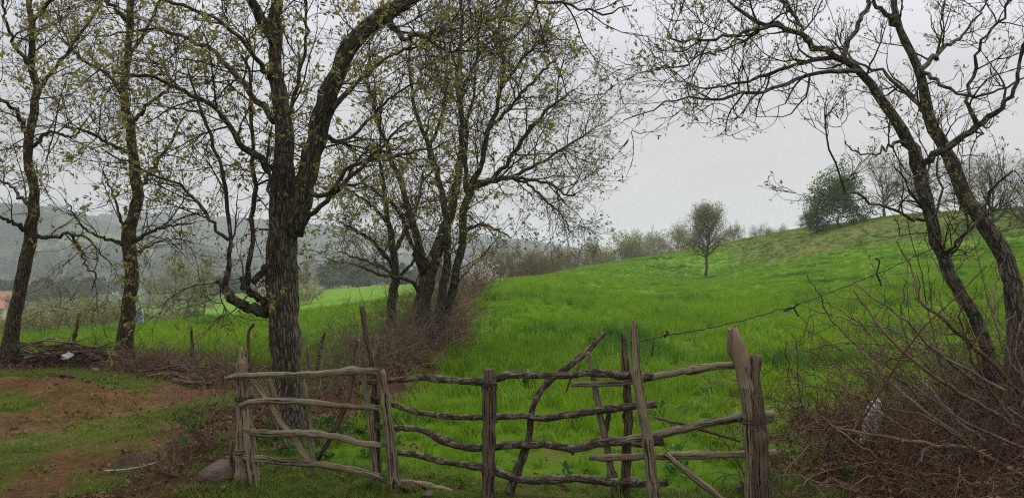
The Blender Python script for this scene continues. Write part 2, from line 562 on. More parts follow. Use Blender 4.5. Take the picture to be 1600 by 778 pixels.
RUT1 = [(-9.5, 6.4), G(-40, 668), G(90, 655), G(230, 628), G(350, 598)]
RUT2 = [(-6.5, 4.2), G(-40, 785), G(100, 735), G(220, 692), G(330, 650)]
BANK = [G(20, 612), G(90, 615), G(160, 628)]
HEDGE = [(-1.75, 8.2), (-1.5, 10.0), (-1.35, 13.0), (-1.35, 20), (-1.45, 35), (-0.3, 50), (1.5, 70)]
LFENCE = [G(-60, 566), G(30, 566), G(120, 566), G(200, 562), G(300, 580), G(390, 592)]


def soil_mask(X, Y):
    n = fbm(X * 1.3, Y * 1.3, 4, 3) - 0.5
    m = np.maximum(sstep(0.85, 0.30, pdist(X, Y, RUT1) + n * 0.9), 0.72 * sstep(0.62, 0.15, pdist(X, Y, RUT2) + n * 0.9))
    m = np.maximum(m, sstep(0.7, 0.2, pdist(X, Y, BANK) + n * 0.7))
    pgx, pgy = G(920, 715)
    m = np.maximum(m, 0.42 * sstep(0.75, 0.1, np.hypot((X - pgx) / 1.3, Y - pgy) + n * 1.2))
    return m


def litter_mask(X, Y):
    n = fbm(X * 1.7, Y * 1.7, 4, 9) - 0.5
    m = sstep(0.75, 0.25, pdist(X, Y, HEDGE) * 0.8 + n * 0.9)
    m = np.maximum(m, sstep(0.5, 0.15, pdist(X, Y, LFENCE) - 0.35 + n * 1.0))
    cx, cy = G(285, 740)
    m = np.maximum(m, sstep(0.62, 0.2, np.hypot((X - cx) / 1.0, (Y - cy) / 0.75) + n * 0.8))
    m = np.maximum(m, sstep(1.75, 2.35, X - 0.12 * (Y - 5) + n * 1.0) * sstep(8.5, 6.5, Y) * sstep(2.0, 3.0, Y))
    m = np.maximum(m, .9 * sstep(0.62, 0.2, pdist(X, Y, [G(190, 790), G(280, 730), G(345, 680), G(380, 640)]) + n * 0.9))
    cx, cy = P(450, 660, 7.0)[0], 7.0
    m = np.maximum(m, 0.8 * sstep(1.1, 0.4, np.hypot(X - cx, Y - cy) + n * 0.8))
    return m


def dry_mask(X, Y):
    a, b = P(1250, 380, 68), P(1400, 375, 62)
    n = fbm(X * 0.22, Y * 0.22, 4, 21) - 0.5
    m = .8 * sstep(9, 2, pdist(X, Y * 1.0, [(P(1190, 378, 88)[0], 88), (P(1290, 370, 70)[0], 70), (P(1400, 372, 63)[0], 63)]) + n * 16)
    return m


def knoll_mask(X, Y):
    n = fbm(X * .15, Y * .15, 3, 25) - .5
    return sstep(15, 6, pdist(X, Y, [(P(1280, 372, 84)[0], 84), (P(1330, 370, 74)[0], 74), (P(1450, 360, 62)[0], 62), (P(1700, 360, 60)[0], 60)]) + n * 10)


def height(X, Y):
    X = np.asarray(X, float); Y = np.asarray(Y, float)
    z = base_h(X, Y)
    r = np.hypot(X, Y)
    near = sstep(60, 15, r)
    z = z + near * (fbm(X * 0.9, Y * 0.9, 4, 5) - 0.5) * 0.07
    z = z + sstep(8, 30, r) * sstep(250, 80, r) * (fbm(X * 0.16, Y * 0.16, 4, 15) - 0.5) * 0.30
    z = z - 0.05 * sstep(0.6, 0.1, pdist(X, Y, RUT1)) - 0.045 * sstep(0.5, 0.1, pdist(X, Y, RUT2))
    z = z + 0.13 * sstep(0.55, 0.05, pdist(X, Y, BANK)) * (0.5 + fbm(X * 3, Y * 3, 3, 8))
    z = z + 0.05 * soil_mask(X, Y) * (fbm(X * 5, Y * 5, 3, 31) - 0.5)
    z = z + 0.12 * sstep(0.8, 0.1, pdist(X, Y, HEDGE)) * near
    return z


def h1(x, y):
    return float(height(np.array([x]), np.array([y]))[0])


def axis(lo, hi, step, far_lo, far_hi, grow_=1.09):
    a = list(np.arange(lo, hi + 1e-6, step))
    s, x = step, hi
    while x < far_hi: s *= grow_; x += s; a.append(x)
    s, x = step, lo
    pre = []
    while x > far_lo: s *= grow_; x -= s; pre.append(x)
    return np.array(pre[::-1] + a)


gx = axis(-9, 8, 0.11, -4500, 4500, 1.075)
gy = axis(3.2, 14, 0.10, -600, 5200, 1.06)
GX, GY = np.meshgrid(gx, gy)
GZ = height(GX, GY)
nx, ny = len(gx), len(gy)
ii, jj = np.meshgrid(np.arange(nx - 1), np.arange(ny - 1))
q0 = (jj * nx + ii).ravel()
gq = np.stack([q0, q0 + 1, q0 + nx + 1, q0 + nx], 1)


def lush_mask(X, Y):
    """crop field right of the hedgerow and left field beyond the brushwood fence"""
    right = (X > np.interp(Y, [y for _, y in HEDGE], [x for x, _ in HEDGE]) + 0.25)
    gateY = np.interp(X, [-1.9, 1.7], [5.5, 4.85])
    r_ = right * sstep(0.0, 0.5, Y - gateY - 0.1)
    fy = np.interp(X, [p[0] for p in LFENCE], [p[1] for p in LFENCE])
    l_ = (~right) * sstep(0.6, 1.2, Y - fy)
    return np.maximum(r_, l_)


gm, gN, gL, gB = new_mat('ground soil and turf')
wv = coords(gN, gL, 'World')
n_big = noise(gN, gL, wv, 0.35, 5, 0.6)
n_mid = noise(gN, gL, wv, 2.2, 6, 0.65)
n_fine = noise(gN, gL, wv, 24, 6, 0.7)
turf = ramp(gN, gL, n_mid, [(0.3, (0.065, 0.08, 0.014)), (0.5, (0.105, 0.115, 0.022)), (0.7, (0.15, 0.125, 0.045))])
field_c = ramp(gN, gL, n_mid, [(0.3, (0.065, 0.155, 0.006)), (0.5, (0.11, 0.235, 0.009)), (0.7, (0.15, 0.27, 0.016))])
field_b = ramp(gN, gL, n_big, [(0.35, (0.75, 0.8, 0.8)), (0.65, (1.15, 1.05, 0.9))])
field_c = mix(gN, gL, 1.0, field_c, field_b, 'MULTIPLY')
soil = ramp(gN, gL, n_mid, [(0.25, (0.08, 0.044, 0.019)), (0.5, (0.15, 0.084, 0.036)), (0.75, (0.215, 0.145, 0.07))])
n_grit = noise(gN, gL, wv, 70, 4, 0.8)
soil = mix(gN, gL, 0.85, soil, ramp(gN, gL, n_fine, [(0.3, (0.45, 0.42, 0.4)), (0.7, (1.45, 1.4, 1.35))]), 'MULTIPLY')
soil = mix(gN, gL, 0.8, soil, ramp(gN, gL, n_grit, [(0.32, (0.35, 0.33, 0.32)), (0.5, (1, 1, 1)), (0.68, (1.6, 1.6, 1.6))]), 'MULTIPLY')
litc = ramp(gN, gL, n_fine, [(0.3, (0.04, 0.022, 0.013)), (0.55, (0.10, 0.055, 0.032)), (0.75, (0.17, 0.10, 0.06))])
dryc = ramp(gN, gL, n_mid, [(0.3, (0.085, 0.12, 0.022)), (0.55, (0.14, 0.145, 0.04)), (0.75, (0.19, 0.15, 0.07))])
valley = ramp(gN, gL, noise(gN, gL, wv, 0.012, 4, 0.5), [(0.4, (0.05, 0.075, 0.03)), (0.5, (0.10, 0.15, 0.045)), (0.6, (0.07, 0.07, 0.045))])
def soft(a, w=0.35):
    t = math_n(gN, gL, 'ADD', attr(gN, a), math_n(gN, gL, 'MULTIPLY', math_n(gN, gL, 'SUBTRACT', n_fine, 0.5), w * 2.6))
    t = math_n(gN, gL, 'ADD', t, math_n(gN, gL, 'MULTIPLY', math_n(gN, gL, 'SUBTRACT', n_mid, 0.5), w * 3.0))
    return rampf(gN, gL, t, 0.3, 0.7)
c = mix(gN, gL, soft('lush'), turf, field_c)
c = mix(gN, gL, soft('knoll'), c, ramp(gN, gL, n_mid, [(0.3, (0.06, 0.10, 0.014)), (0.5, (0.09, 0.14, 0.02)), (0.7, (0.13, 0.145, 0.035))]))
c = mix(gN, gL, soft('dry'), c, dryc)
c = mix(gN, gL, soft('soil'), c, soil)
c = mix(gN, gL, soft('litter'), c, litc)
c = mix(gN, gL, attr(gN, 'valley'), c, valley)
gL.new(c, gB.inputs['Base Color'])
gB.inputs['Roughness'].default_value = 1.0
gB.inputs['Specular IOR Level'].default_value = 0.1
hh = math_n(gN, gL, 'ADD', math_n(gN, gL, 'MULTIPLY', n_fine, 0.5), n_mid)
hh = math_n(gN, gL, 'ADD', hh, math_n(gN, gL, 'MULTIPLY', n_grit, 0.35))
bump(gN, gL, gB, hh, 1.0, 0.07)

RR = np.hypot(GX, GY)
g_attrs = {'soil': soil_mask(GX, GY).ravel(), 'litter': litter_mask(GX, GY).ravel(), 'dry': dry_mask(GX, GY).ravel(),
           'lush': lush_mask(GX, GY).ravel(), 'knoll': knoll_mask(GX, GY).ravel(), 'valley': sstep(130, 260, RR).ravel()}
ground = mk_obj('ground', mk_mesh('ground', np.stack([GX, GY, GZ], -1).reshape(-1, 3), [gq], [gm], attrs=g_attrs))
tag(ground, 'rolling pasture with green crop fields and a rutted red earth track', kind='structure')

# far hills across the valley
def hill_z(X, Y):
    u = 800 + F * X / np.maximum(Y, 1)
    z = np.full(np.shape(X), -45.0)
    for dk, w, us, vs in ((800, 200, (-500, -50, 60, 170, 260, 420, 600), (332, 326, 336, 352, 385, 425, 440)),
                          (1200, 260, (-300, 100, 300, 420, 560, 680, 830, 900, 1100), (352, 346, 344, 352, 366, 378, 388, 402, 420)),
                          (1700, 300, (-300, 200, 500, 700, 830, 960, 1200, 2000), (362, 362, 362, 372, 384, 397, 404, 404))):
        top = CAMZ - (np.interp(u, us, vs) - VC) / F * dk
        n = fbm(X / (w * .55), Y / (w * .55), 4, int(dk)) - 0.5
        k = -45 + (top + 45 + n * (16 + dk * .003)) * np.exp(-((Y - dk) / w) ** 2)
        z = np.maximum(z, k)
    return z
hx = np.linspace(-2600, 2600, 200); hy = np.concatenate([np.linspace(420, 1900, 110), np.linspace(1930, 3600, 40)])
HX, HY = np.meshgrid(hx, hy)
HX = HX * (0.35 + 0.65 * HY / 3600)
HZ = hill_z(HX, HY)
nx2, ny2 = len(hx), len(hy)
ii, jj = np.meshgrid(np.arange(nx2 - 1), np.arange(ny2 - 1))
q0 = (jj * nx2 + ii).ravel()
hm, hN, hL, hB = new_mat('hillside fields and woods')
hv = coords(hN, hL, 'World')
vor = hN.new('ShaderNodeTexVoronoi'); vor.inputs['Scale'].default_value = 0.008
hL.new(hv, vor.inputs['Vector'])
hsep = hN.new('ShaderNodeSeparateColor'); hL.new(vor.outputs['Color'], hsep.inputs[0])
hc = ramp(hN, hL, hsep.outputs[0], [(0.0, (0.04, 0.06, 0.03)), (0.42, (0.05, 0.065, 0.03)), (0.5, (0.13, 0.22, 0.07)), (0.75, (0.17, 0.16, 0.09)), (1.0, (0.10, 0.13, 0.055))])
hw = rampf(hN, hL, noise(hN, hL, hv, 0.03, 6, 0.7), 0.42, 0.55)
hc = mix(hN, hL, hw, hc, (0.045, 0.058, 0.03))
hL.new(hc, hB.inputs['Base Color']); hB.inputs['Roughness'].default_value = 1.0
hB.inputs['Specular IOR Level'].default_value = 0.0
bump(hN, hL, hB, noise(hN, hL, hv, 0.09, 5, 0.7), 1.0, 6.0)
hills = mk_obj('hills', mk_mesh('hills', np.stack([HX, HY, HZ], -1).reshape(-1, 3), [np.stack([q0, q0 + 1, q0 + nx2 + 1, q0 + nx2], 1)], [hm]))
tag(hills, 'wooded hills with pale fields fading into the haze across the valley', kind='structure')


# ------------------------------------------------------------------ scatter of stuff (grass, leaves, crumbs)
def proto(name, V, faces, mat, smooth=True):
    return bpy.data.objects.new(name, mk_mesh(name, V, faces, [mat], smooth=smooth))


def scatter(name, label, cat, pos, yaw, scl, pick, protos, tilt=0.0, rng=RNG):
    K = len(pos)
    me = bpy.data.meshes.new(name)
    me.vertices.add(K)
    me.vertices.foreach_set('co', np.asarray(pos, np.float32).ravel())
    rot = np.stack([rng.normal(0, tilt, K), rng.normal(0, tilt, K), yaw], 1)
    a = me.attributes.new('rot', 'FLOAT_VECTOR', 'POINT'); a.data.foreach_set('vector', rot.astype(np.float32).ravel())
    a = me.attributes.new('scl', 'FLOAT', 'POINT'); a.data.foreach_set('value', np.asarray(scl, np.float32))
    a = me.attributes.new('pick', 'INT', 'POINT'); a.data.foreach_set('value', np.asarray(pick, np.int32))
    o = mk_obj(name, me)
    ng = bpy.data.node_groups.new(name, 'GeometryNodeTree')
    ng.interface.new_socket('Geometry', in_out='INPUT', socket_type='NodeSocketGeometry')
    ng.interface.new_socket('Geometry', in_out='OUTPUT', socket_type='NodeSocketGeometry')
    n, l = ng.nodes, ng.links
    gi, go = n.new('NodeGroupInput'), n.new('NodeGroupOutput')
    m2p = n.new('GeometryNodeMeshToPoints')
    l.new(gi.outputs[0], m2p.inputs['Mesh'])
    iop = n.new('GeometryNodeInstanceOnPoints')
    l.new(m2p.outputs[0], iop.inputs['Points'])
    jg = n.new('GeometryNodeJoinGeometry')
    for pr in reversed(protos):
        oi = n.new('GeometryNodeObjectInfo'); oi.inputs['Object'].default_value = pr
        oi.inputs['As Instance'].default_value = True
        l.new(oi.outputs['Geometry'], jg.inputs[0])
    l.new(jg.outputs[0], iop.inputs['Instance'])
    iop.inputs['Pick Instance'].default_value = True
    def at(nm, ty):
        x = n.new('GeometryNodeInputNamedAttribute'); x.data_type = ty; x.inputs['Name'].default_value = nm
        return x.outputs['Attribute']
    l.new(at('pick', 'INT'), iop.inputs['Instance Index'])
    e2r = n.new('FunctionNodeEulerToRotation'); l.new(at('rot', 'FLOAT_VECTOR'), e2r.inputs[0])
    l.new(e2r.outputs[0], iop.inputs['Rotation'])
    l.new(at('scl', 'FLOAT'), iop.inputs['Scale'])
    l.new(iop.outputs[0], go.inputs[0])
    o.modifiers.new('scatter', 'NODES').node_group = ng
    tag(o, label, cat, kind='stuff')
    return o


def tuft(rng, n, rad, hgt, wid, lean, segs=3):
    """a clump of bent tapering blades"""
    a = rng.uniform(0, 2 * math.pi, n); r = rad * np.sqrt(rng.random(n))
    base = np.stack([r * np.cos(a), r * np.sin(a), np.full(n, -0.02)], 1)
    az = rng.uniform(0, 2 * math.pi, n)
    H = hgt * rng.uniform(0.5, 1.15, n)
    ln = lean * rng.uniform(0.2, 1.3, n)
    out = np.stack([np.cos(az), np.sin(az), 0 * az], 1)
    side = np.stack([-np.sin(az + rng.normal(0, .6, n)), np.cos(az), 0 * az], 1)
    rows = []
    for k in range(segs + 1):
        t = k / segs
        p = base + out * (ln * t * t * H)[:, None] + np.array([0, 0, 1.0]) * (H * (t - 0.35 * ln * t * t))[:, None]
        w = wid * (1 - t ** 1.5) * 0.5 + 0.0004
        rows.append(p - side * w); rows.append(p + side * w)
    V = np.stack(rows, 1).reshape(-1, 3)
    b = np.arange(n)[:, None] * (2 * (segs + 1))
    f = np.concatenate([b + np.array([[2 * k, 2 * k + 1, 2 * k + 3, 2 * k + 2]]) for k in range(segs)])
    return V, [f]


def points_in(rng, x0, x1, y0, y1, dens, mask=None, warp=None):
    n = int((x1 - x0) * (y1 - y0) * dens)
    X = rng.uniform(x0, x1, n); Y = rng.uniform(y0, y1, n)
    keep = np.abs(X) < 0.78 * Y + 1.5
    X, Y = X[keep], Y[keep]
    if mask is not None:
        k = rng.random(len(X)) < mask(X, Y)
        X, Y = X[k], Y[k]
    return X, Y


r1 = np.random.default_rng(5)
field_protos = [proto('blade_clump', *tuft(r1, 34, 0.10, h, 0.0085, ln), M['grass_field']) for h, ln in ((.20, .55), (.25, .5), (.17, .8), (.28, .45))]
field_protos += [proto('blade_clump', *tuft(r1, 40, 0.10, .27, 0.008, .6), M['grass_dark'])]
far_protos = [proto('blade_clump', *tuft(r1, 40, 0.35, h, 0.022, .6, 2), M['grass_field']) for h in (.20, .26)]
far_protos += [proto('blade_clump', *tuft(r1, 40, 0.30, .30, 0.024, .6, 2), M['grass_dark']), proto('blade_clump', *tuft(r1, 40, 0.35, .24, 0.022, .7, 2), M['grass_olive'])]
stray_protos = [proto('blade', *tuft(r1, 3, 0.05, h, 0.011, .95, 4), M['grass_pale']) for h in (.30, .36, .26, .33)]
short_protos = [proto('blade_clump', *tuft(r1, 26, 0.07, h, 0.005, 1.0, 2), M['grass_short']) for h in (.045, .065, .055)]
short_protos += [proto('blade_clump', *tuft(r1, 26, 0.07, h, 0.006, 1.0, 2), M['turf_green']) for h in (.06, .08)]


def field_mask(X, Y):
    m = lush_mask(X, Y) * (1 - soil_mask(X, Y)) * (1 - 0.9 * litter_mask(X, Y))
    return m


def add_grass(name, label, X, Y, protos, pickf, scale_f, rng, tilt=0.1):
    Z = height(X, Y)
    scatter(name, label, 'grass', np.stack([X, Y, Z], 1), rng.uniform(0, 6.28, len(X)), scale_f, pickf, protos, tilt, rng)


def field_pick(X, Y, nlight, rng):
    dk = fbm(X * 0.5, Y * 0.5, 4, 77)
    p = rng.integers(0, nlight, len(X))
    return np.where((dk + rng.normal(0, .05, len(X))) > 0.68, nlight, p)


X, Y = points_in(r1, -9, 9, 5, 13, 42, field_mask)
hs = np.where(Y < 7, sstep(5.0, 7.5, Y) * 0.6 + 0.45, 1.0) * (0.65 + 0.6 * fbm(X * .8, Y * .8, 3, 41)) * r1.uniform(.8, 1.2, len(X))
add_grass('field_grass', 'lush green young crop grass just behind the rail fence', X, Y, field_protos, field_pick(X, Y, 4, r1), hs, r1)
X, Y = points_in(r1, -9, 9, 5.6, 16, 9, field_mask)
add_grass('stray_grass', 'pale arching blades standing out of the crop behind the fence', X, Y, stray_protos, r1.integers(0, 4, len(X)), r1.uniform(.5, 1.15, len(X)) * (.45 + .55 * sstep(5.2, 7.5, Y)), r1, .2)
X, Y = points_in(r1, -22, 22, 13, 30, 17, field_mask)
hs = (0.75 + 0.55 * fbm(X * .5, Y * .5, 3, 42)) * r1.uniform(.9, 1.3, len(X))
add_grass('field_grass', 'bright green crop grass in the middle of the fields', X, Y, field_protos, field_pick(X, Y, 4, r1), hs, r1)
X, Y = points_in(r1, -30, 66, 28, 105, 6.0, lambda X, Y: lush_mask(X, Y) * (1 - .6 * dry_mask(X, Y)) * ((X > -1) | (Y < 50)))
hs = (0.55 + 0.4 * fbm(X * .25, Y * .25, 3, 43)) * r1.uniform(.7, 1.2, len(X))
add_grass('field_grass', 'distant crop grass climbing the slope towards the lone tree', X, Y, far_protos, np.where(r1.random(len(X)) < 0.5 * knoll_mask(X, Y), 3, field_pick(X * .5, Y * .5, 2, r1)), hs, r1)
turf_m = lambda X, Y: (1 - lush_mask(X, Y)) * (1 - .82 * soil_mask(X, Y)) ** 1.3 * (1 - .85 * litter_mask(X, Y)) * (0.25 + 0.75 * sstep(.4, .6, fbm(X * .9, Y * .9, 4, 51)))
X, Y = points_in(r1, -9, 4, 4, 12.5, 300, turf_m)
add_grass('turf', 'short olive green turf beside the red earth track', X, Y, short_protos, np.where(r1.random(len(X)) < np.where(X > -2.4, .75, .2), r1.integers(3, 5, len(X)), r1.integers(0, 3, len(X))), r1.uniform(.6, 1.5, len(X)), r1)

# fallen leaves and soil crumbs
def leaf_litter(rng, n):
    pos = np.stack([rng.normal(0, .05, n), rng.normal(0, .05, n), rng.uniform(0.0, .03, n)], 1)
    return leaves(rng, pos, rng.normal(0, 1, (n, 3)) * np.array([1, 1, .25]), 0.055, 0.6, 0.3, 0.0)
lit_protos = [proto('leaf_clump', *leaf_litter(r1, 7), M['litter'], False) for _ in range(4)]
X, Y = points_in(r1, -9, 6, 3.8, 14, 130, lambda X, Y: litter_mask(X, Y) * (0.3 + .7 * fbm(X * 2, Y * 2, 3, 61)))
X2, Y2 = points_in(r1, -9, 5, 3.8, 12, 9, lambda X, Y: 1 - .7 * lush_mask(X, Y))
X, Y = np.concatenate([X, X2]), np.concatenate([Y, Y2])
X3, Y3 = points_in(r1, 1.7, 5.5, 4.2, 7.2, 150, lambda X, Y: litter_mask(X, Y) * (.2 + .8 * fbm(X * 2, Y * 2, 3, 66)))
scatter('caught_leaves', 'dry reddish leaves caught among the bramble stems', 'leaves', np.stack([X3, Y3, height(X3, Y3) + r1.uniform(0, .30, len(X3)) ** 1.3], 1), r1.uniform(0, 6.28, len(X3)), r1.uniform(.4, 1.0, len(X3)), r1.integers(0, 4, len(X3)), lit_protos, .8, r1)
scatter('fallen_leaves', 'brown fallen leaves lying under the trees and brambles', 'leaves', np.stack([X, Y, height(X, Y) + .004], 1), r1.uniform(0, 6.28, len(X)), r1.uniform(.35, 1.1, len(X)), r1.integers(0, 4, len(X)), lit_protos, .2, r1)


def rock(rng, sx, sy, sz, n=10, rough=0.25):
    """a lumpy closed stone: sphere grid pushed about by noise and flattened facets"""
    th = np.linspace(0, math.pi, n + 1); ph = np.linspace(0, 2 * math.pi, 2 * n, endpoint=False)
    T, Ph = np.meshgrid(th, ph, indexing='ij')
    d = np.stack([np.sin(T) * np.cos(Ph), np.sin(T) * np.sin(Ph), np.cos(T)], -1).reshape(-1, 3)
    r = np.ones(len(d))
    for _ in range(11):
        a = norm(rng.normal(0, 1, 3)); c = rng.uniform(.5, .85)
        k = d @ a
        r = np.where(k > 0, np.minimum(r, c / np.maximum(k, 1e-3)), r)
    r = r * (1 + rough * .3 * (vnoise(d[:, 0] * 4 + 9, d[:, 1] * 4 + d[:, 2] * 5, 3) - .5))
    V = d * r[:, None] * np.array([sx, sy, sz])
    m = 2 * n
    i, j = np.meshgrid(np.arange(n), np.arange(m), indexing='ij')
    q = np.stack([i * m + j, (i + 1) * m + j, (i + 1) * m + (j + 1) % m, i * m + (j + 1) % m], -1).reshape(-1, 4)
    return V, [q]


crumbs = [proto('soil_crumb', *rock(r1, .02, .02, .013, 4), M['soil_dark'], False) for _ in range(3)]
crumbs.append(proto('soil_crumb', *rock(r1, .02, .022, .014, 4), M['stone'], False))
X, Y = points_in(r1, -9, 4, 3.8, 11, 60, lambda X, Y: np.maximum(soil_mask(X, Y), .12 * (1 - lush_mask(X, Y))))
scatter('soil_crumbs', 'small clods and pebbles on the bare earth track', 'clods', np.stack([X, Y, height(X, Y)], 1), r1.uniform(0, 6.28, len(X)), r1.gamma(2.0, .2, len(X)), r1.integers(0, 4, len(X)), crumbs, .3, r1)


# ------------------------------------------------------------------ trees
class Tree:
    def __init__(s, name, label, d, base, bark, twig, leaf, seed, cat='tree', group=None, slim=.87):
        s.slim = slim
        s.rng = np.random.default_rng(seed); s.d = d
        x, y = P(*base, d)[:2]
        s.z0 = h1(x, y)
        s.base = np.array([x, y, s.z0])
        s.root = empty(name, s.base, label, cat, group)
        s.bark, s.twig, s.leaf = bark, twig, leaf
        s.limbs, s.rads, s.L1 = [], [], []

    def limb(s, tr, n=20, part='limb', sides=9, ridge=0.25, children=None, flare=0.0, jit=0.012, bark=None):
        """tr rows: (u, v, width px, depth offset m)"""
        rows = []
        for u, v, w, dd in tr:
            d = s.d + dd
            rows.append([*P(u, v, d), max(w, .6) * s.slim / 2 / F * d])
        if part == 'trunk': rows[0][2] = min(rows[0][2], s.z0 - .12)
        r = resample(rows, n, jit if part != 'trunk' else jit * .7, s.rng)
        pts, rad = r[:, :3], np.maximum(r[:, 3], .003)
        if flare:
            hgt = pts[:, 2] - s.z0
            rad = rad * (1 + flare * np.exp(-np.maximum(hgt, 0) / .16))
        rad = rad * (1 + s.rng.normal(0, .045, len(rad)))
        V, f = tubes(pts[None], rad[None], sides, cap=True, ridge=ridge, seed=int(s.rng.integers(99)))
        mk_obj(part, mk_mesh(part, V - s.base, f, [bark or s.bark], attrs={'tuv': tube_uv(pts, rad, sides)}), s.root)
        q = resample(r, 20)
        s.limbs.append(q[:, :3]); s.rads.append(q[:, 3])
        s.L1.append(children if children is not None else 1.0)

    def crown(s, per_m, len1, lv, leafspec, ang1=55, tmin1=.12, tmin0=.42, trop1=.25, r1max=.02, zmin=None, zcut=None):
        """lv: list of dicts for the levels below limbs: cnt, len, n, sides, gnarl, trop, ang"""
        rng = s.rng
        pts = np.array(s.limbs); rad = np.array(s.rads)
        Ls = np.linalg.norm(np.diff(pts, axis=1), axis=-1).sum(1)
        cnt = rng.poisson(Ls * per_m * np.array(s.L1))
        tm = np.where(np.arange(len(pts)) == 0, tmin0, tmin1)
        S, D, r, t, idx = spawn(rng, pts, rad, cnt, np.repeat(tm, cnt), ang1, 12, ends=True)
        keep = np.array(s.L1)[idx] > 0
        S, D, r, t = S[keep], D[keep], r[keep], t[keep]
        L = len1 * rng.uniform(.5, 1.25, len(S)) * (1.1 - .45 * t)
        R = np.minimum(r * .62, r1max) * rng.uniform(.7, 1.1, len(S))
        geo, tips = [], []
        a = lv[0]
        cur, cr = grow(rng, S, D, L, R, a['n'], a['gnarl'], trop1)
        geo.append((*tubes(cur, cr, a['sides']), 0))
        for k, a in enumerate(lv[1:]):
            B = len(cur)
            cnt = rng.poisson(a['cnt'], B)
            S, D, r, t, idx = spawn(rng, cur, cr, cnt, a.get('tmin', .2), a['ang'], 14, ends=a.get('ends', False))
            L = a['len'] * rng.uniform(.45, 1.3, len(S))
            R = np.clip(r * .65, a['rmin'], a['rmax'])
            if zcut is not None:
                kk = S[:, 2] < zcut
                S, D, L, R = S[kk], D[kk], L[kk], R[kk]
            cur, cr = grow(rng, S, D, L, R, a['n'], a['gnarl'], a['trop'], .5)
            geo.append((*tubes(cur, cr, a['sides']), 0))
        V, Fs, mi = join_geo(geo)
        tw = mk_obj('twigs', mk_mesh('twigs', V - s.base, Fs, [s.twig]), s.root); tw['kind'] = 'stuff'
        if leafspec:
            per, size, width, spread, droop, frac = leafspec
            sel = rng.random(len(cur)) < frac
            c2 = cur[sel]
            K = len(c2)
            tt = np.concatenate([np.ones(K), rng.uniform(.45, 1, K)])
            ix = np.concatenate([np.arange(K)] * 2)
            x = tt * (c2.shape[1] - 1); i = np.minimum(x.astype(int), c2.shape[1] - 2); f = (x - i)[:, None]
            pos = c2[ix, i] * (1 - f) + c2[ix, i + 1] * f
            dr = norm(c2[ix, -1] - c2[ix, 0])
            rep = np.concatenate([np.full(K, per), rng.integers(0, 2, K)])
            pos, dr = np.repeat(pos, rep, 0), np.repeat(dr, rep, 0)
            pos = pos + rng.normal(0, size * .22, pos.shape)
            size = size * np.repeat(rng.uniform(.6, 1.3, 2 * K), rep)
            V, fs = leaves(rng, pos, dr, size, width, spread, droop)
            cr_ = mk_obj('crown', mk_mesh('crown', V - s.base, fs, [s.leaf], smooth=False), s.root); cr_['kind'] = 'stuff'
        return s.root


def LV(n1, s1, c2, l2, c3, l3, gn=.16, tr2=.2, tr3=.15, rmin=.0028, a2=48, a3=45, n2=5, n3=3):
    return [dict(n=n1, sides=s1, gnarl=gn),
            dict(cnt=c2, len=l2, n=n2, sides=4, gnarl=gn * 1.1, trop=tr2, ang=a2, rmin=rmin * 1.5, rmax=rmin * 3, ends=True),
            dict(cnt=c3, len=l3, n=n3, sides=3, gnarl=gn * 1.2, trop=tr3, ang=a3, rmin=rmin * .8, rmax=rmin * 1.3, ends=True)]


# --- the big oak behind the gate
T = Tree('oak_tree', 'big oak with thick furrowed forked trunk standing behind the left gate', 7.0, (450, 670), M['bark_oak'], M['twig'], M['leaf_oak'], 21, slim=.84)
T.limb([(451, 680, 66, 0), (450, 640, 60, 0), (447, 560, 54, 0), (442, 500, 56, 0), (440, 440, 57, 0), (440, 390, 57, 0), (440, 345, 53, 0), (442, 290, 43, 0),
        (443, 240, 37, .02), (444, 200, 34, .04), (436, 150, 29, .06), (431, 100, 26, .08), (432, 50, 24, .1), (432, 0, 22, .12), (438, -120, 18, .2), (425, -260, 13, .3), (435, -420, 7, .3)],
       n=60, part='trunk', sides=22, ridge=.20, flare=.6, children=.55, jit=.008)
T.limb([(455, 365, 40, 0), (470, 310, 40, -.03), (489, 235, 37, -.08), (509, 165, 36, -.14), (529, 105, 34, -.2), (555, 63, 32, -.25), (588, 32, 30, -.3), (640, -2, 24, -.4), (710, -50, 18, -.5), (790, -110, 12, -.6), (860, -180, 6, -.7)],
       n=36, sides=14, ridge=.18, children=.8)
T.limb([(700, -44, 12, -.5), (770, -25, 9, -.7), (830, -2, 7, -.8), (890, 6, 5, -.9), (945, 22, 3.5, -.9), (985, 10, 2, -1.0)], children=1.6)
T.limb([(428, 70, 18, .05), (412, 40, 20, 0), (392, 5, 18, -.1), (370, -60, 14, -.2), (330, -150, 9, -.4), (290, -230, 4, -.5)], children=.9)
T.limb([(420, 486, 26, 0), (390, 482, 19, -.12), (364, 467, 17, -.2), (349, 446, 15, -.22), (340, 438, 12, -.25)], n=16, sides=12, ridge=.45, children=.5)
T.limb([(412, 474, 14, -.05), (398, 460, 15, -.1), (386, 450, 15, -.15), (380, 440, 13, -.2), (378, 432, 9, -.2)], n=12, sides=12, ridge=.45, children=.3)
T.limb([(350, 446, 12, -.22), (354, 424, 9, -.25), (358, 380, 8, -.3), (357, 330, 7.5, -.3), (349, 278, 7, -.35), (331, 221, 6, -.4), (314, 172, 5, -.5), (296, 110, 3, -.6)], children=1.0)
T.limb([(385, 448, 13, -.15), (386, 425, 10, -.2), (391, 380, 9, -.25), (396, 330, 9, -.25), (398, 285, 8, -.3), (393, 215, 7, -.3), (394, 150, 6, -.35), (380, 90, 4, -.4)], children=1.0)
T.limb([(396, 440, 14, -.12), (420, 412, 12, -.25), (427, 380, 10, -.3), (424, 330, 8, -.3), (418, 270, 6, -.35), (424, 200, 4, -.4)], children=.8)
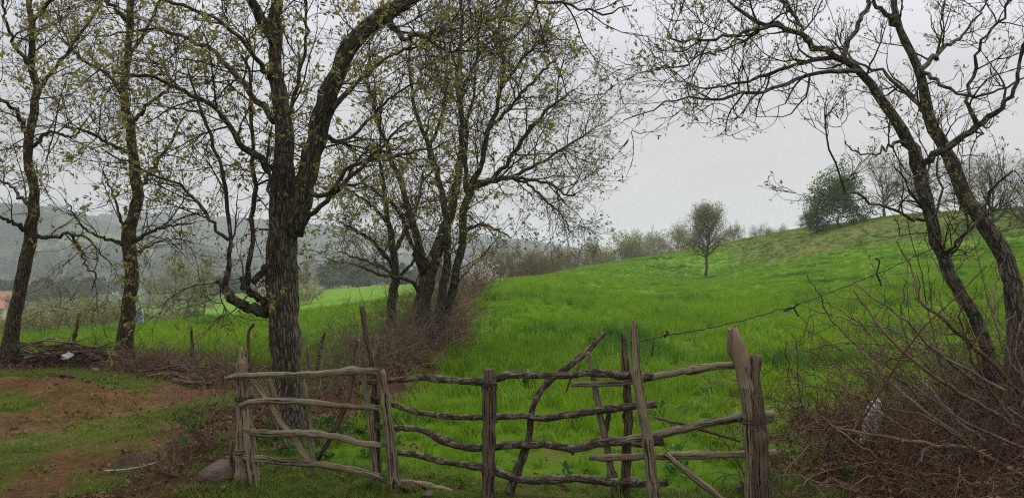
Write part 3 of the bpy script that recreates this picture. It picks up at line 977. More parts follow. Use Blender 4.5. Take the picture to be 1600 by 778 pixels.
T.limb([(357, 375, 7, -.3), (336, 353, 6, -.35), (300, 307, 6, -.5), (257, 278, 5, -.6), (216, 262, 4, -.7), (164, 240, 3, -.8)], children=1.5)
T.limb([(424, 268, 20, 0), (400, 245, 14, -.1), (377, 226, 12, -.2), (342, 177, 9, -.35), (300, 148, 8, -.5), (240, 120, 6, -.7), (180, 112, 4, -.9)], children=1.3)
T.limb([(428, 190, 14, 0), (395, 150, 11, .25), (350, 95, 9, .4), (300, 62, 7, .6), (235, 45, 5, .8), (170, 55, 3, .9)], children=1.3)
T.limb([(430, 130, 14, .1), (400, 90, 9, -.3), (350, 40, 7, -.5), (290, 10, 6, -.8), (220, -10, 4, -1.0), (150, -5, 3, -1.1)], children=1.3)
T.limb([(470, 352, 11, -.1), (505, 319, 9, -.25), (542, 283, 8, -.35), (575, 252, 6, -.5), (610, 215, 4, -.6), (640, 190, 3, -.7)], children=1.3)
T.limb([(483, 300, 11, -.15), (508, 306, 9, -.3), (545, 268, 8, -.4), (590, 247, 6, -.5), (660, 236, 4, -.7), (705, 222, 2, -.8)], children=1.3)
T.limb([(518, 170, 13, -.2), (548, 140, 9, -.1), (580, 108, 7, .1), (615, 85, 5, .2), (660, 70, 4, .3), (700, 40, 3, .4)], children=1.4)
T.limb([(500, 200, 11, -.1), (520, 220, 8, .3), (560, 205, 6, .5), (610, 150, 5, .7), (650, 130, 3, .9)], children=1.3)
T.limb([(443, 210, 12, .1), (455, 170, 8, .3), (470, 110, 7, .4), (480, 50, 5, .5), (475, -20, 4, .6)], children=1.2)
T.limb([(600, 22, 16, -.3), (630, 60, 9, -.5), (660, 55, 7, -.7), (700, 80, 5, -.8), (735, 60, 3, -.9)], children=1.2)
T.crown(4.0, .88, LV(7, 4, 5.8, .40, 3.8, .16, rmin=.0022), (5, .045, .45, .75, .5, .58), trop1=.15, r1max=.0105, zcut=6.0)

# --- two slender oaks by the brushwood fence
T = Tree('oak_tree', 'slender crooked oak at the left edge of the picture, rising from brushwood', 11.0, (12, 566), M['bark_moss'], M['twig'], M['leaf_oak'], 31)
T.limb([(10, 570, 27, 0), (21, 506, 24, 0), (36, 430, 22, 0), (44, 390, 21, 0), (53, 336, 20, 0), (52, 288, 17, 0), (44, 247, 16, 0), (49, 185, 15, 0), (58, 144, 13, 0), (49, 98, 12, .1), (51, 50, 11, .1), (46, 0, 10, .2), (58, -90, 8, .2), (45, -200, 5, .3), (55, -280, 3, .3)],
       n=50, part='trunk', sides=16, ridge=.2, flare=.5, children=.8)
T.limb([(60, 369, 8, 0), (85, 371, 6, -.2), (108, 364, 5, -.3), (139, 374, 4, -.4), (154, 392, 3, -.5), (175, 415, 2, -.6)], children=1.0)
T.limb([(112, 366, 5, -.3), (125, 390, 4, -.35), (134, 416, 3.5, -.4), (149, 428, 3, -.5), (144, 452, 2, -.5)], children=.8)
T.limb([(45, 360, 9, 0), (22, 349, 7, -.3), (0, 338, 5, -.5), (-40, 330, 3, -.8)], children=1.0)
T.limb([(50, 322, 8, 0), (33, 311, 6, .2), (22, 298, 5, .4), (0, 282, 4, .6), (-30, 260, 2, .8)], children=1.0)
T.limb([(46, 215, 9, 0), (20, 170, 7, -.4), (-10, 150, 5, -.8), (-50, 120, 3, -1.2)], children=1.2)
T.limb([(55, 150, 9, 0), (85, 110, 6, .3), (120, 60, 5, .6), (150, 20, 4, .9), (170, -30, 2, 1.2)], children=1.2)
T.limb([(49, 110, 8, 0), (20, 60, 6, -.3), (5, 10, 4, -.5), (-10, -50, 3, -.6)], children=1.2)
T.limb([(50, 230, 7, 0), (80, 205, 5, -.4), (110, 215, 4, -.7), (135, 190, 2.5, -1.0)], children=1.2)
T.limb([(48, 40, 8, .1), (80, 0, 6, -.3), (110, -40, 4, -.6), (150, -70, 3, -.9)], children=1.2)
T.crown(3.6, .95, LV(7, 4, 4.6, .42, 3.2, .17, rmin=.0026), (5, .048, .45, .75, .5, .42), trop1=.1, r1max=.012, zcut=5.6)

T = Tree('oak_tree', 'mossy slender oak with a pale rag on its trunk above the brushwood', 11.6, (196, 558), M['bark_moss'], M['twig'], M['leaf_oak'], 41)
T.limb([(194, 562, 34, 0), (197, 520, 27, 0), (200, 481, 25, 0), (206, 430, 24, 0), (201, 385, 24, 0), (204, 355, 24, 0), (215, 308, 21, 0), (211, 267, 20, 0), (203, 206, 17, 0), (193, 154, 15, 0), (198, 103, 13, 0), (203, 51, 12, 0), (204, 0, 11, .1), (196, -90, 8, .1), (205, -190, 5, .2), (200, -260, 3, .2)],
       n=50, part='trunk', sides=16, ridge=.2, flare=.5, children=.9)
T.limb([(196, 384, 8, 0), (164, 372, 5, -.3), (139, 362, 4, -.5), (121, 344, 3.5, -.7), (103, 313, 2, -.9)], children=1.2)
T.limb([(201, 362, 8, 0), (190, 344, 5, -.2), (177, 305, 4, -.4), (160, 268, 3, -.5)], children=1.0)
T.limb([(212, 377, 8, 0), (228, 366, 6, -.3), (252, 356, 5, -.5), (298, 348, 3, -.8)], children=1.2)
T.limb([(212, 395, 6, 0), (232, 385, 4, .3), (262, 374, 3, .5), (300, 378, 2, .8)], children=1.0)
T.limb([(214, 300, 9, 0), (240, 262, 6, .4), (265, 225, 5, .7), (290, 180, 3, 1.0)], children=1.3)
T.limb([(207, 240, 9, 0), (170, 225, 6, -.4), (135, 205, 5, -.7), (100, 200, 3, -1.0)], children=1.3)
T.limb([(203, 200, 9, 0), (228, 165, 6, -.3), (262, 140, 5, -.6), (280, 110, 3, -.8)], children=1.3)
T.limb([(195, 150, 9, 0), (165, 115, 6, .3), (130, 95, 5, .6), (95, 60, 3, .9)], children=1.3)
T.limb([(200, 90, 8, 0), (230, 45, 6, .3), (250, 0, 4, .5), (270, -50, 3, .7)], children=1.3)
T.limb([(203, 40, 8, 0), (170, 0, 6, -.4), (140, -50, 4, -.7)], children=1.3)
T.crown(4.2, .95, LV(7, 4, 5.0, .42, 3.6, .17, rmin=.0026), (5, .050, .45, .75, .5, .52), trop1=.12, r1max=.012, zcut=5.8)

# --- the many-stemmed oaks on the hedgerow
T = Tree('oak_tree', 'many-stemmed spreading oak in the middle, rooted in grey hedgerow brush', 13.0, (672, 535), M['bark_oak'], M['twig_grey'], M['leaf_bud'], 51)
T.limb([(655, 540, 46, 0), (657, 500, 36, 0), (662, 465, 32, 0), (668, 432, 30, 0), (679, 405, 24, 0), (690, 370, 19, 0), (704, 335, 17, 0), (712, 295, 14, 0), (720, 247, 12, .1), (722, 190, 10, .2), (715, 120, 8, .3), (722, 40, 6, .4), (715, -40, 4, .5)],
       n=44, part='trunk', sides=16, ridge=.2, flare=.25, children=.8)
T.limb([(664, 440, 20, 0), (661, 406, 17, -.1), (655, 380, 14, -.2), (640, 330, 11, -.3), (625, 280, 9, -.4), (600, 220, 7, -.6), (585, 160, 5, -.7), (560, 100, 3, -.8)], children=1.0)
T.limb([(682, 530, 22, -.1), (688, 480, 17, -.1), (692, 450, 15, -.1), (698, 413, 14, -.1), (700, 380, 13, -.1), (698, 340, 12, 0), (687, 288, 11, 0), (672, 231, 9, 0), (651, 180, 7, 0), (640, 110, 5, 0), (645, 40, 3, 0)], n=30, sides=12, children=1.0)
T.limb([(690, 534, 22, .15), (697, 490, 17, .15), (706, 457, 16, .15), (715, 418, 15, .15), (721, 385, 15, .15), (724, 339, 14, .15), (736, 293, 14, .15), (752, 262, 10, .2), (759, 216, 9, .2), (778, 160, 7, .3), (786, 103, 6, .4), (780, 40, 4, .5), (790, -20, 3, .5)], n=34, sides=12, children=1.1)
T.limb([(738, 292, 11, .15), (768, 279, 9, 0), (806, 236, 8, -.2), (831, 200, 7, -.3), (862, 165, 5, -.4), (900, 140, 3, -.5)], children=1.5)
T.limb([(745, 285, 9, .15), (790, 280, 7, .4), (830, 262, 6, .6), (875, 235, 4.5, .8), (925, 205, 3, 1.0)], children=1.6)
T.limb([(760, 282, 8, .1), (800, 278, 6, -.2), (857, 287, 5, -.5), (885, 305, 3.5, -.7), (905, 300, 2, -.8)], children=1.6)
T.limb([(780, 276, 6, .1), (820, 285, 5, -.1), (850, 310, 4, -.2), (875, 335, 2.5, -.3)], children=1.5)
T.limb([(762, 205, 8, .2), (800, 165, 6, .5), (840, 120, 5, .7), (870, 90, 3, .9)], children=1.5)
T.limb([(782, 140, 6, .3), (815, 95, 5, .1), (845, 60, 4, -.1), (860, 20, 2.5, -.2)], children=1.5)
T.limb([(728, 300, 9, .1), (728, 257, 8, -.2), (728, 206, 7, -.4), (740, 150, 5, -.6), (745, 80, 4, -.7), (755, 10, 2.5, -.8)], children=1.3)
T.limb([(672, 232, 7, 0), (690, 180, 6, .3), (700, 110, 4, .5), (690, 40, 3, .6)], children=1.3)
T.limb([(660, 425, 12, -.1), (648, 395, 9, -.4), (640, 375, 8, -.6), (622, 330, 6, -.9), (590, 300, 4, -1.2), (565, 290, 3, -1.4)], children=1.3)
T.limb([(654, 455, 10, -.1), (645, 440, 7, -.4), (623, 434, 6, -.7), (590, 428, 5, -.9), (560, 415, 3, -1.1)], children=1.2)
T.limb([(726, 360, 7, .15), (748, 352, 5, -.1), (775, 358, 4, -.3), (800, 372, 2.5, -.5)], children=1.2)
T.limb([(720, 150, 7, .3), (745, 95, 5, .7), (775, 50, 4, 1.0), (800, -10, 2.5, 1.3)], children=1.3)
T.crown(3.4, 1.1, LV(7, 4, 6.6, .48, 4.8, .2, tr2=.15, tr3=.1, rmin=.003), (3, .042, .5, .7, .25, .8), trop1=.15, r1max=.014, zcut=6.6)

T = Tree('oak_tree', 'small yellow-green leafing oak at the hedgerow, left of the many-stemmed oak', 13.6, (613, 520), M['bark_oak'], M['twig_grey'], M['leaf_yellow'], 61)
T.limb([(612, 525, 22, 0), (613, 478, 17, 0), (618, 431, 15, 0), (613, 380, 12, 0), (603, 330, 9, 0), (598, 285, 7, 0), (590, 230, 4, 0)], n=30, part='trunk', sides=12, ridge=.2, flare=.3, children=1)
T.limb([(616, 420, 9, 0), (590, 385, 7, -.3), (560, 362, 5, -.5), (530, 345, 3, -.7)], children=1.4)
T.limb([(614, 395, 9, 0), (640, 350, 7, .3), (655, 310, 5, .5), (660, 270, 3, .6)], children=1.3)
T.limb([(608, 350, 7, 0), (580, 320, 5, .3), (550, 300, 4, .5), (525, 290, 2.5, .7)], children=1.4)
T.limb([(616, 430, 7, 0), (585, 412, 5, .3), (555, 402, 4, .5), (530, 395, 2.5, .7)], children=1.3)
T.limb([(617, 440, 7, 0), (640, 415, 5, -.3), (655, 390, 3, -.5)], children=1.3)
T.crown(4.4, .75, LV(6, 4, 5.4, .36, 3.8, .16), (4, .055, .45, .8, .2, .9), trop1=.2, r1max=.012)

# --- the leaning tree on the right edge
T = Tree('oak_tree', 'leaning twin-stemmed grey tree arching over the brambles on the right', 6.6, (1560, 600), M['bark_grey'], M['twig'], M['leaf_bud'], 71)
T.limb([(1592, 610, 36, .2), (1588, 540, 34, .2), (1582, 455, 32, .2), (1560, 380, 29, .2), (1517, 319, 26, .2), (1485, 247, 23, .2), (1450, 180, 20, .2), (1434, 103, 15, .2), (1404, 41, 12, .2), (1400, -20, 10, .3), (1415, -100, 8, .3), (1400, -180, 5, .4)], n=44, part='trunk', sides=16, ridge=.2, flare=.2, children=.6)
T.limb([(1552, 600, 26, -.2), (1541, 535, 23, -.2), (1519, 491, 22, -.2), (1490, 432, 22, -.2), (1468, 390, 22, -.2), (1447, 312, 22, -.2), (1436, 258, 23, -.2), (1413, 211, 20, -.25), (1377, 154, 16, -.3), (1341, 108, 14, -.35), (1279, 72, 12, -.4), (1217, 40, 9, -.5), (1176, 31, 7, -.55), (1150, 10, 5, -.6), (1115, -8, 3, -.6)], n=44, sides=14, children=.8)
T.limb([(1440, 262, 14, -.2), (1455, 250, 13, -.3), (1480, 231, 13, -.4), (1526, 200, 12, -.5), (1567, 168, 9, -.6), (1588, 132, 7, -.7), (1592, 90, 6, -.7), (1608, 40, 4, -.8)], n=26, sides=10, children=.8)
T.limb([(1526, 197, 9, -.5), (1513, 164, 7, -.55), (1521, 118, 6, -.6), (1536, 57, 5, -.65), (1567, 26, 4, -.7), (1576, -20, 3, -.7)], children=.9)
T.limb([(1345, 112, 9, -.35), (1300, 112, 7, -.5), (1258, 121, 6.5, -.6), (1197, 141, 6, -.7), (1120, 152, 5, -.9), (1075, 150, 4, -1.0), (1043, 160, 3, -1.1), (1003, 178, 2.2, -1.2), (976, 189, 1.5, -1.2)], children=1.5)
T.limb([(1310, 88, 9, -.4), (1258, 96, 7, -.3), (1200, 116, 6, -.2), (1150, 130, 4.5, -.1), (1105, 140, 3.5, 0), (1070, 128, 2, .1)], children=1.5)
T.limb([(1222, 42, 7, -.5), (1160, 52, 6, -.6), (1094, 62, 5, -.7), (1055, 64, 4, -.8), (1040, 42, 2, -.8)], children=1.3)
T.limb([(1170, 60, 4, -.6), (1110, 85, 3.5, -.8), (1060, 105, 3, -.9), (1015, 108, 2, -1.0), (972, 125, 1.5, -1.0)], children=1.4)
T.limb([(1318, 92, 10, -.35), (1328, 65, 9, -.3), (1348, 25, 8, -.2), (1362, -20, 7, -.1), (1350, -90, 4, 0)], children=.9)
T.limb([(1404, 40, 10, .2), (1385, 22, 9, .1), (1360, 0, 7, 0), (1320, -40, 4, -.1)], children=.9)
T.limb([(1452, 182, 10, .2), (1420, 150, 7, .5), (1390, 122, 6, .7), (1340, 95, 4, .9), (1290, 60, 3, 1.1)], children=1.3)
T.limb([(1437, 110, 10, .2), (1470, 80, 7, .5), (1500, 60, 5, .7), (1540, 10, 3, .9)], children=1.3)
T.limb([(1436, 112, 8, .2), (1470, 130, 6, 0), (1510, 150, 5, -.1), (1560, 140, 4, -.2), (1600, 120, 3, -.3)], children=1.2)
T.limb([(1262, 66, 7, -.4), (1250, 40, 6, -.2), (1225, 0, 5, 0), (1200, -50, 3, .1)], children=1.1)
T.limb([(1443, 345, 6, -.2), (1418, 338, 5, -.5), (1380, 322, 4.5, -.6), (1340, 305, 4, -.7), (1310, 275, 3.5, -.8), (1294, 220, 3, -.9), (1288, 160, 2, -.9)], children=.8)
T.limb([(1478, 400, 7, -.2), (1492, 380, 6, -.4), (1530, 345, 5, -.5), (1543, 310, 5, -.5), (1560, 285, 4, -.6), (1590, 265, 3, -.6)], children=.9)
T.limb([(1480, 408, 6, -.2), (1455, 350, 5, -.5), (1470, 300, 4, -.6), (1462, 230, 3, -.7)], children=.7)
T.limb([(1425, 232, 8, -.25), (1405, 222, 6, -.4), (1380, 235, 4, -.6), (1350, 240, 3, -.7), (1320, 225, 2, -.8)], children=1.0)
T.crown(4.0, .58, LV(7, 4, 4.4, .26, 2.8, .10, gn=.22, tr2=.5, tr3=.45, rmin=.0022), (3, .028, .42, .7, .0, .85), trop1=.6, r1max=.011, zcut=4.6)


# --- trees at a distance: full small trees, copied where alike
def far_tree(name, label, u, vbase, d, H, W, seed, form='round', bark='bark_grey', leaf='leaf_far', nb=22, c2=8, c3=5, trunk_frac=.25, lean=0.0, leafn=2, lsize=.16, group=None, cat='tree', dens=1.0):
    rng = np.random.default_rng(seed)
    x, y = P(u, vbase, d)[:2]
    z = h1(x, y)
    root = empty(name, (x, y, z), label, cat, group)
    n = 12
    hs = np.linspace(-.3, H * (.74 if form == 'egg' else .66), n + 1)
    pts = np.stack([lean * hs + np.cumsum(rng.normal(0, H * .008, n + 1)), np.cumsum(rng.normal(0, H * .008, n + 1)), hs], 1)
    rad = H * .024 * np.linspace(1, .12, n + 1) ** .8
    rad[0] *= 1.4
    V, f = tubes(pts[None], rad[None], 8, ridge=.15, seed=seed)
    mk_obj('trunk', mk_mesh('trunk', V, f, [M[bark]], attrs={'tuv': tube_uv(pts, rad, 8)}), root)
    t = trunk_frac + (1 - trunk_frac) * rng.random(nb) ** .9
    xx = t * n; i = np.minimum(xx.astype(int), n - 1); fr = (xx - i)[:, None]
    S = pts[i] * (1 - fr) + pts[i + 1] * fr
    az = rng.uniform(0, 6.283, nb)
    tt = (t - trunk_frac) / (1 - trunk_frac)
    if form == 'egg':
        el = np.radians(30 + 36 * tt + rng.normal(0, 7, nb)); L = W * .60 * (1.0 - .45 * tt) * rng.uniform(.85, 1.1, nb); tr = .4
    elif form == 'wide':
        el = np.radians(4 + 62 * tt + rng.normal(0, 9, nb)); L = W * .46 * (1.05 - .3 * tt) * rng.uniform(.7, 1.15, nb); tr = .2
    else:
        el = np.radians(16 + 56 * tt + rng.normal(0, 9, nb)); L = W * .48 * (1.08 - .35 * tt) * rng.uniform(.75, 1.15, nb); tr = .3
    D = np.stack([np.cos(az) * np.cos(el), np.sin(az) * np.cos(el), np.sin(el)], 1)
    geo = []
    cur, cr = grow(rng, S, D, L, rad[i] * .55, 7, .13, tr, .25)
    geo.append((*tubes(cur, cr, 4), 0))
    S, D, r, t2, _ = spawn(rng, cur, cr, rng.poisson(c2 * dens, nb), .2, 42, 14, ends=True)
    cur, cr = grow(rng, S, D, W * .2 * rng.uniform(.5, 1.2, len(S)), np.clip(r * .6, H * .0014, H * .004), 4, .18, tr * .7, .5)
    geo.append((*tubes(cur, cr, 3), 0))
    S, D, r, t2, _ = spawn(rng, cur, cr, rng.poisson(c3 * dens, len(cur)), .2, 42, 14, ends=True)
    cur, cr = grow(rng, S, D, W * .085 * rng.uniform(.5, 1.2, len(S)), np.full(len(S), H * .0011), 2, .2, tr * .5, .7)
    geo.append((*tubes(cur, cr, 3), 0))
    V, Fs, mi = join_geo(geo)
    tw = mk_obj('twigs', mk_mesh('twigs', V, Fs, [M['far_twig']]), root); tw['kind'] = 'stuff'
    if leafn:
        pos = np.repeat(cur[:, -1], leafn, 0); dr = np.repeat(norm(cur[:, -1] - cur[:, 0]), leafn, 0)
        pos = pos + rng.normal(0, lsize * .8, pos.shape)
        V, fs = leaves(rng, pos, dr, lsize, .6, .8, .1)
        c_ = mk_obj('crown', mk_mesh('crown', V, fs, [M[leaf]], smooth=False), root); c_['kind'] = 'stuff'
    return root


def copy_tree(src, name, label, u, vbase, d, scale=1.0, yaw=0.0, group=None):
    o = src.copy(); COL.objects.link(o)
    x, y = P(u, vbase, d)[:2]
    o.location = (x, y, h1(x, y)); o.scale = (scale,) * 3; o.rotation_euler = (0, 0, yaw)
    o['label'] = label
    if group: o['group'] = group
    for ch in src.children:
        c = ch.copy(); COL.objects.link(c); c.parent = o
    return o


def hpx(px, d): return px * d / F

lone = far_tree('pear_tree', 'lone egg-shaped young tree standing alone in the green field', 1105, 432, 70, hpx(108, 70), hpx(74, 70), 101, 'egg', nb=54, trunk_frac=.36, c2=9, c3=5, lsize=.11, leafn=3)
bushy = far_tree('evergreen_tree', 'dark green bushy tree on the knoll crest', 1308, 350, 74, hpx(66, 74), hpx(104, 74), 102, 'wide', leaf='leaf_dark', nb=34, c2=8, c3=5, trunk_frac=.34, leafn=6, lsize=.19)
copy_tree(bushy, 'evergreen_tree', 'low dark bush at the left foot of the bushy knoll tree', 1272, 357, 75, .42, 2.1)
rnd = far_tree('oak_tree', 'round-crowned pale budding oak on the knoll behind the arching shoot', 1382, 338, 78, hpx(98, 78), hpx(112, 78), 103, 'round', nb=26, c2=9, c3=5, trunk_frac=.3, leafn=2, lsize=.11, leaf='leaf_far')
copy_tree(rnd, 'oak_tree', 'pale budding oak seen between the two leaning grey stems', 1448, 332, 88, 1.12, 1.3)
bare = far_tree('oak_tree', 'bare many-branched tree on the crest beside the right-hand leaning stem', 1552, 335, 48, hpx(150, 48), hpx(130, 48), 104, 'round', nb=28, c2=9, c3=5, trunk_frac=.22, leafn=1, lsize=.07, leaf='leaf_bud')
copy_tree(bare, 'oak_tree', 'bare tree cut off by the right edge of the picture', 1612, 340, 40, .85, 2.0)
copy_tree(bare, 'oak_tree', 'thin bare tree just right of the twin grey stems on the crest', 1500, 335, 66, .8, 4.0)

GR = 'trees along the far crest of the field'
olive = far_tree('oak_tree', 'broad olive-green leafing oak in the middle of the far tree row', 973, 410, 150, 5.6, 10.0, 105, 'wide', leaf='leaf_farolive', nb=30, c2=8, c3=5, trunk_frac=.15, leafn=4, lsize=.3, group=GR)
brown = far_tree('oak_tree', 'brown bare round oak just left of the olive oak on the crest', 926, 415, 150, 5.2, 7.4, 106, 'round', nb=26, c2=8, c3=5, trunk_frac=.15, leafn=3, lsize=.22, leaf='leaf_bud', group=GR)
copy_tree(brown, 'oak_tree', 'grey brown tree just right of the olive oak on the crest', 1022, 402, 165, 1.1, 1.0, GR)
copy_tree(brown, 'oak_tree', 'taller brown tree at the right end of the crest row near the lone tree', 1058, 396, 160, 1.15, 2.6, GR)
copy_tree(olive, 'oak_tree', 'low grey-green tree half hidden behind the right side of the olive oak', 1000, 405, 175, .85, 2.0, GR)
row_bare = far_tree('oak_tree', 'bare crest tree with a thin trunk midway between hedge end and brown oak', 870, 420, 140, 5.8, 6.2, 107, 'round', nb=24, c2=8, c3=5, trunk_frac=.2, leafn=2, lsize=.16, leaf='leaf_bud', group=GR)
copy_tree(row_bare, 'oak_tree', 'bare crest tree standing closest to the brown round oak', 897, 418, 146, .9, 2.2, GR)
copy_tree(row_bare, 'oak_tree', 'bare crest tree left of the thin-trunked one, over the hedge end', 842, 425, 135, .95, 3.9, GR)
copy_tree(row_bare, 'oak_tree', 'bare crest tree farthest left in the row, above the reddish hedge', 815, 428, 130, 1.0, 5.0, GR)
copy_tree(row_bare, 'oak_tree', 'bare crest tree close behind the middle oak stems', 785, 430, 120, .95, .8, GR)
copy_tree(brown, 'oak_tree', 'small brown tree peeping over the crest right of the lone tree', 1146, 381, 140, .75, 3.6, GR)
copy_tree(row_bare, 'oak_tree', 'spreading pale tree left of three on the crest below the knoll', 1186, 374, 135, .72, 1.9, GR)
copy_tree(brown, 'oak_tree', 'low pale tree in the middle of three on the crest below the knoll', 1203, 374, 132, .5, 5.4, GR)
copy_tree(row_bare, 'oak_tree', 'pale tree nearest the knoll of three on the crest', 1224, 368, 130, .6, 3.3, GR)

for (src, u, v, d, sc, yw, lb) in (
        (olive, 945, 412, 172, .8, 4.0, 'low olive tree wedged between the brown round oak and the olive oak'),
        (brown, 885, 420, 170, .8, .4, 'low brown tree behind two bare crest trees left of the brown oak'),
        (brown, 856, 424, 165, .75, 1.7, 'low brown tree behind the thin-trunked bare crest tree'),
        (brown, 828, 428, 160, .8, 2.9, 'low brown tree filling the gap above the hedge end'),
        (row_bare, 1040, 398, 170, 1.0, 5.2, 'bare tree between the grey brown tree and the row end near the lone tree'),
        (brown, 1078, 392, 170, .95, .6, 'brown tree partly behind the left side of the lone tree'),
        (row_bare, 1128, 384, 160, .85, 1.4, 'bare tree partly behind the right side of the lone tree'),
        (row_bare, 765, 434, 110, .9, 2.4, 'bare tree at the back of the middle oak stems, above the white bush')):
    copy_tree(src, 'oak_tree', lb, u, v, d, sc, yw, GR)

GV = 'hazy trees beyond the left field'
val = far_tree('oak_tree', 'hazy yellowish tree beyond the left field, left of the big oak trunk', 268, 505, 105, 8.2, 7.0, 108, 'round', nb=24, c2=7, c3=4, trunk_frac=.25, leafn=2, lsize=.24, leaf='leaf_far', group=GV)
copy_tree(val, 'oak_tree', 'hazy slim tree beyond the left field beside the crooked stub limb', 322, 500, 112, .9, 2.2, GV)
copy_tree(val, 'oak_tree', 'hazy thin tree between two others beyond the left field', 296, 503, 118, .95, 4.1, GV)
vb = far_tree('oak_tree', 'wide bare hazy tree in the valley between the two slender oaks', 92, 524, 80, 6.8, 9.0, 109, 'wide', nb=24, c2=7, c3=4, trunk_frac=.2, leafn=1, lsize=.18, leaf='leaf_bud', group=GV)
copy_tree(vb, 'oak_tree', 'bare hazy tree leaning over the valley bush left of the mossy oak', 150, 518, 95, .75, 2.7, GV)
copy_tree(vb, 'oak_tree', 'bare hazy tree behind the slender oak at the left edge', 38, 528, 100, .8, 4.4, GV)
copy_tree(val, 'oak_tree', 'faint hazy tree just right of the big oak trunk beyond the field', 478, 470, 125, .75, 1.0, GV)
copy_tree(vb, 'oak_tree', 'faint bare tree in the mist near the yellow-green oak', 545, 452, 190, 1.0, 5.5, GV)
copy_tree(vb, 'oak_tree', 'faint bare tree in the mist midway between oak trunk and hedgerow', 512, 452, 210, .95, 3.0, GV)
copy_tree(val, 'oak_tree', 'faint misty tree right of the mossy slender oak', 236, 480, 180, .8, 3.0, GV)


# low hazy bushes in the valley
def shrub(name, label, cat, base_xy, n, rad, hgt, mat, leafm=None, seed=0, lean=(0, 0), c2=6, l2=.35, l3=.14, c3=3, r0=.006, leafsz=.03, leafn=1, trop=-.3, kind=None, spread=.7, group=None):
    rng = np.random.default_rng(seed)
    bx, by = base_xy
    z = h1(bx, by)
    a = rng.uniform(0, 6.283, n); r = rad * np.sqrt(rng.random(n))
    X, Y = bx + r * np.cos(a), by + r * np.sin(a)
    S = np.stack([X, Y, height(X, Y) - .03], 1)
    D = norm(np.stack([np.cos(a) * spread * rng.random(n) + lean[0], np.sin(a) * spread * rng.random(n) + lean[1], np.ones(n)], 1))
    geo = []
    cur, cr = grow(rng, S, D, hgt * rng.uniform(.6, 1.25, n), r0 * rng.uniform(.7, 1.3, n), 7, .12, trop, .4)
    geo.append((*tubes(cur, cr, 4), 0))
    S, D, rr, t, _ = spawn(rng, cur, cr, rng.poisson(c2, n), .25, 45, 15, ends=True)
    cur, cr = grow(rng, S, D, l2 * rng.uniform(.4, 1.2, len(S)), np.maximum(rr * .6, r0 * .35), 4, .2, trop * .3, .5)
    geo.append((*tubes(cur, cr, 3), 0))
    if c3:
        S, D, rr, t, _ = spawn(rng, cur, cr, rng.poisson(c3, len(cur)), .2, 45, 15)
        cur, cr = grow(rng, S, D, l3 * rng.uniform(.4, 1.2, len(S)), np.full(len(S), r0 * .35), 2, .2, 0, .6)
        geo.append((*tubes(cur, cr, 3), 0))
    V, Fs, mi = join_geo(geo)
    root = empty(name, (bx, by, z), label, cat, group)
    org = np.array([bx, by, z])
    st = mk_obj('stems', mk_mesh('stems', V - org, Fs, [mat]), root); st['kind'] = 'stuff'
    if leafm is not None:
        pos = np.repeat(cur[:, -1], leafn, 0) + rng.normal(0, leafsz * .5, (len(cur) * leafn, 3))
        V, fs = leaves(rng, pos, rng.normal(0, 1, pos.shape), leafsz, .7, .8, 0)
        lf = mk_obj('foliage', mk_mesh('foliage', V - org, fs, [leafm], smooth=False), root); lf['kind'] = 'stuff'
    if kind: root['kind'] = kind
    return root


GB = 'bushes beyond the left field'
for k, (u, v, d, r_, h_, lb, lm) in enumerate([
        (285, 507, 104, 2.0, 1.5, 'dense green bush at the foot of the hazy yellowish trees', 'leaf_dark'),
        (60, 532, 70, 4.5, 2.1, 'brown misty thicket in the valley beside the left-edge oak', 'leaf_bud'),
        (125, 526, 72, 3.6, 2.5, 'tall brown misty thicket left of the mossy oak', 'leaf_bud'),
        (172, 520, 85, 3.2, 2.6, 'dark misty bush touching the mossy oak trunk', 'leaf_dark'),
        (240, 510, 92, 2.4, 1.8, 'pale scrubby bush just right of the mossy oak rag', 'leaf_far'),
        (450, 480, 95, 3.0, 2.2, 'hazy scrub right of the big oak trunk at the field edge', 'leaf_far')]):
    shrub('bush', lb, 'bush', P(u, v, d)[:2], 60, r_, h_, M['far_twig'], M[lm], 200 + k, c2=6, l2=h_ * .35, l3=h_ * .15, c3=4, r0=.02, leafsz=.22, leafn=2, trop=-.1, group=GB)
blossom = shrub('blossom_bush', 'small white blossoming bush at the field edge of the hedgerow', 'bush', P(744, 462, 27)[:2], 34, .35, 1.0, M['brush_grey'], M['blossom'], 301, c2=6, l2=.4, l3=.15, c3=3, r0=.009, leafsz=.06, leafn=2, trop=.1)


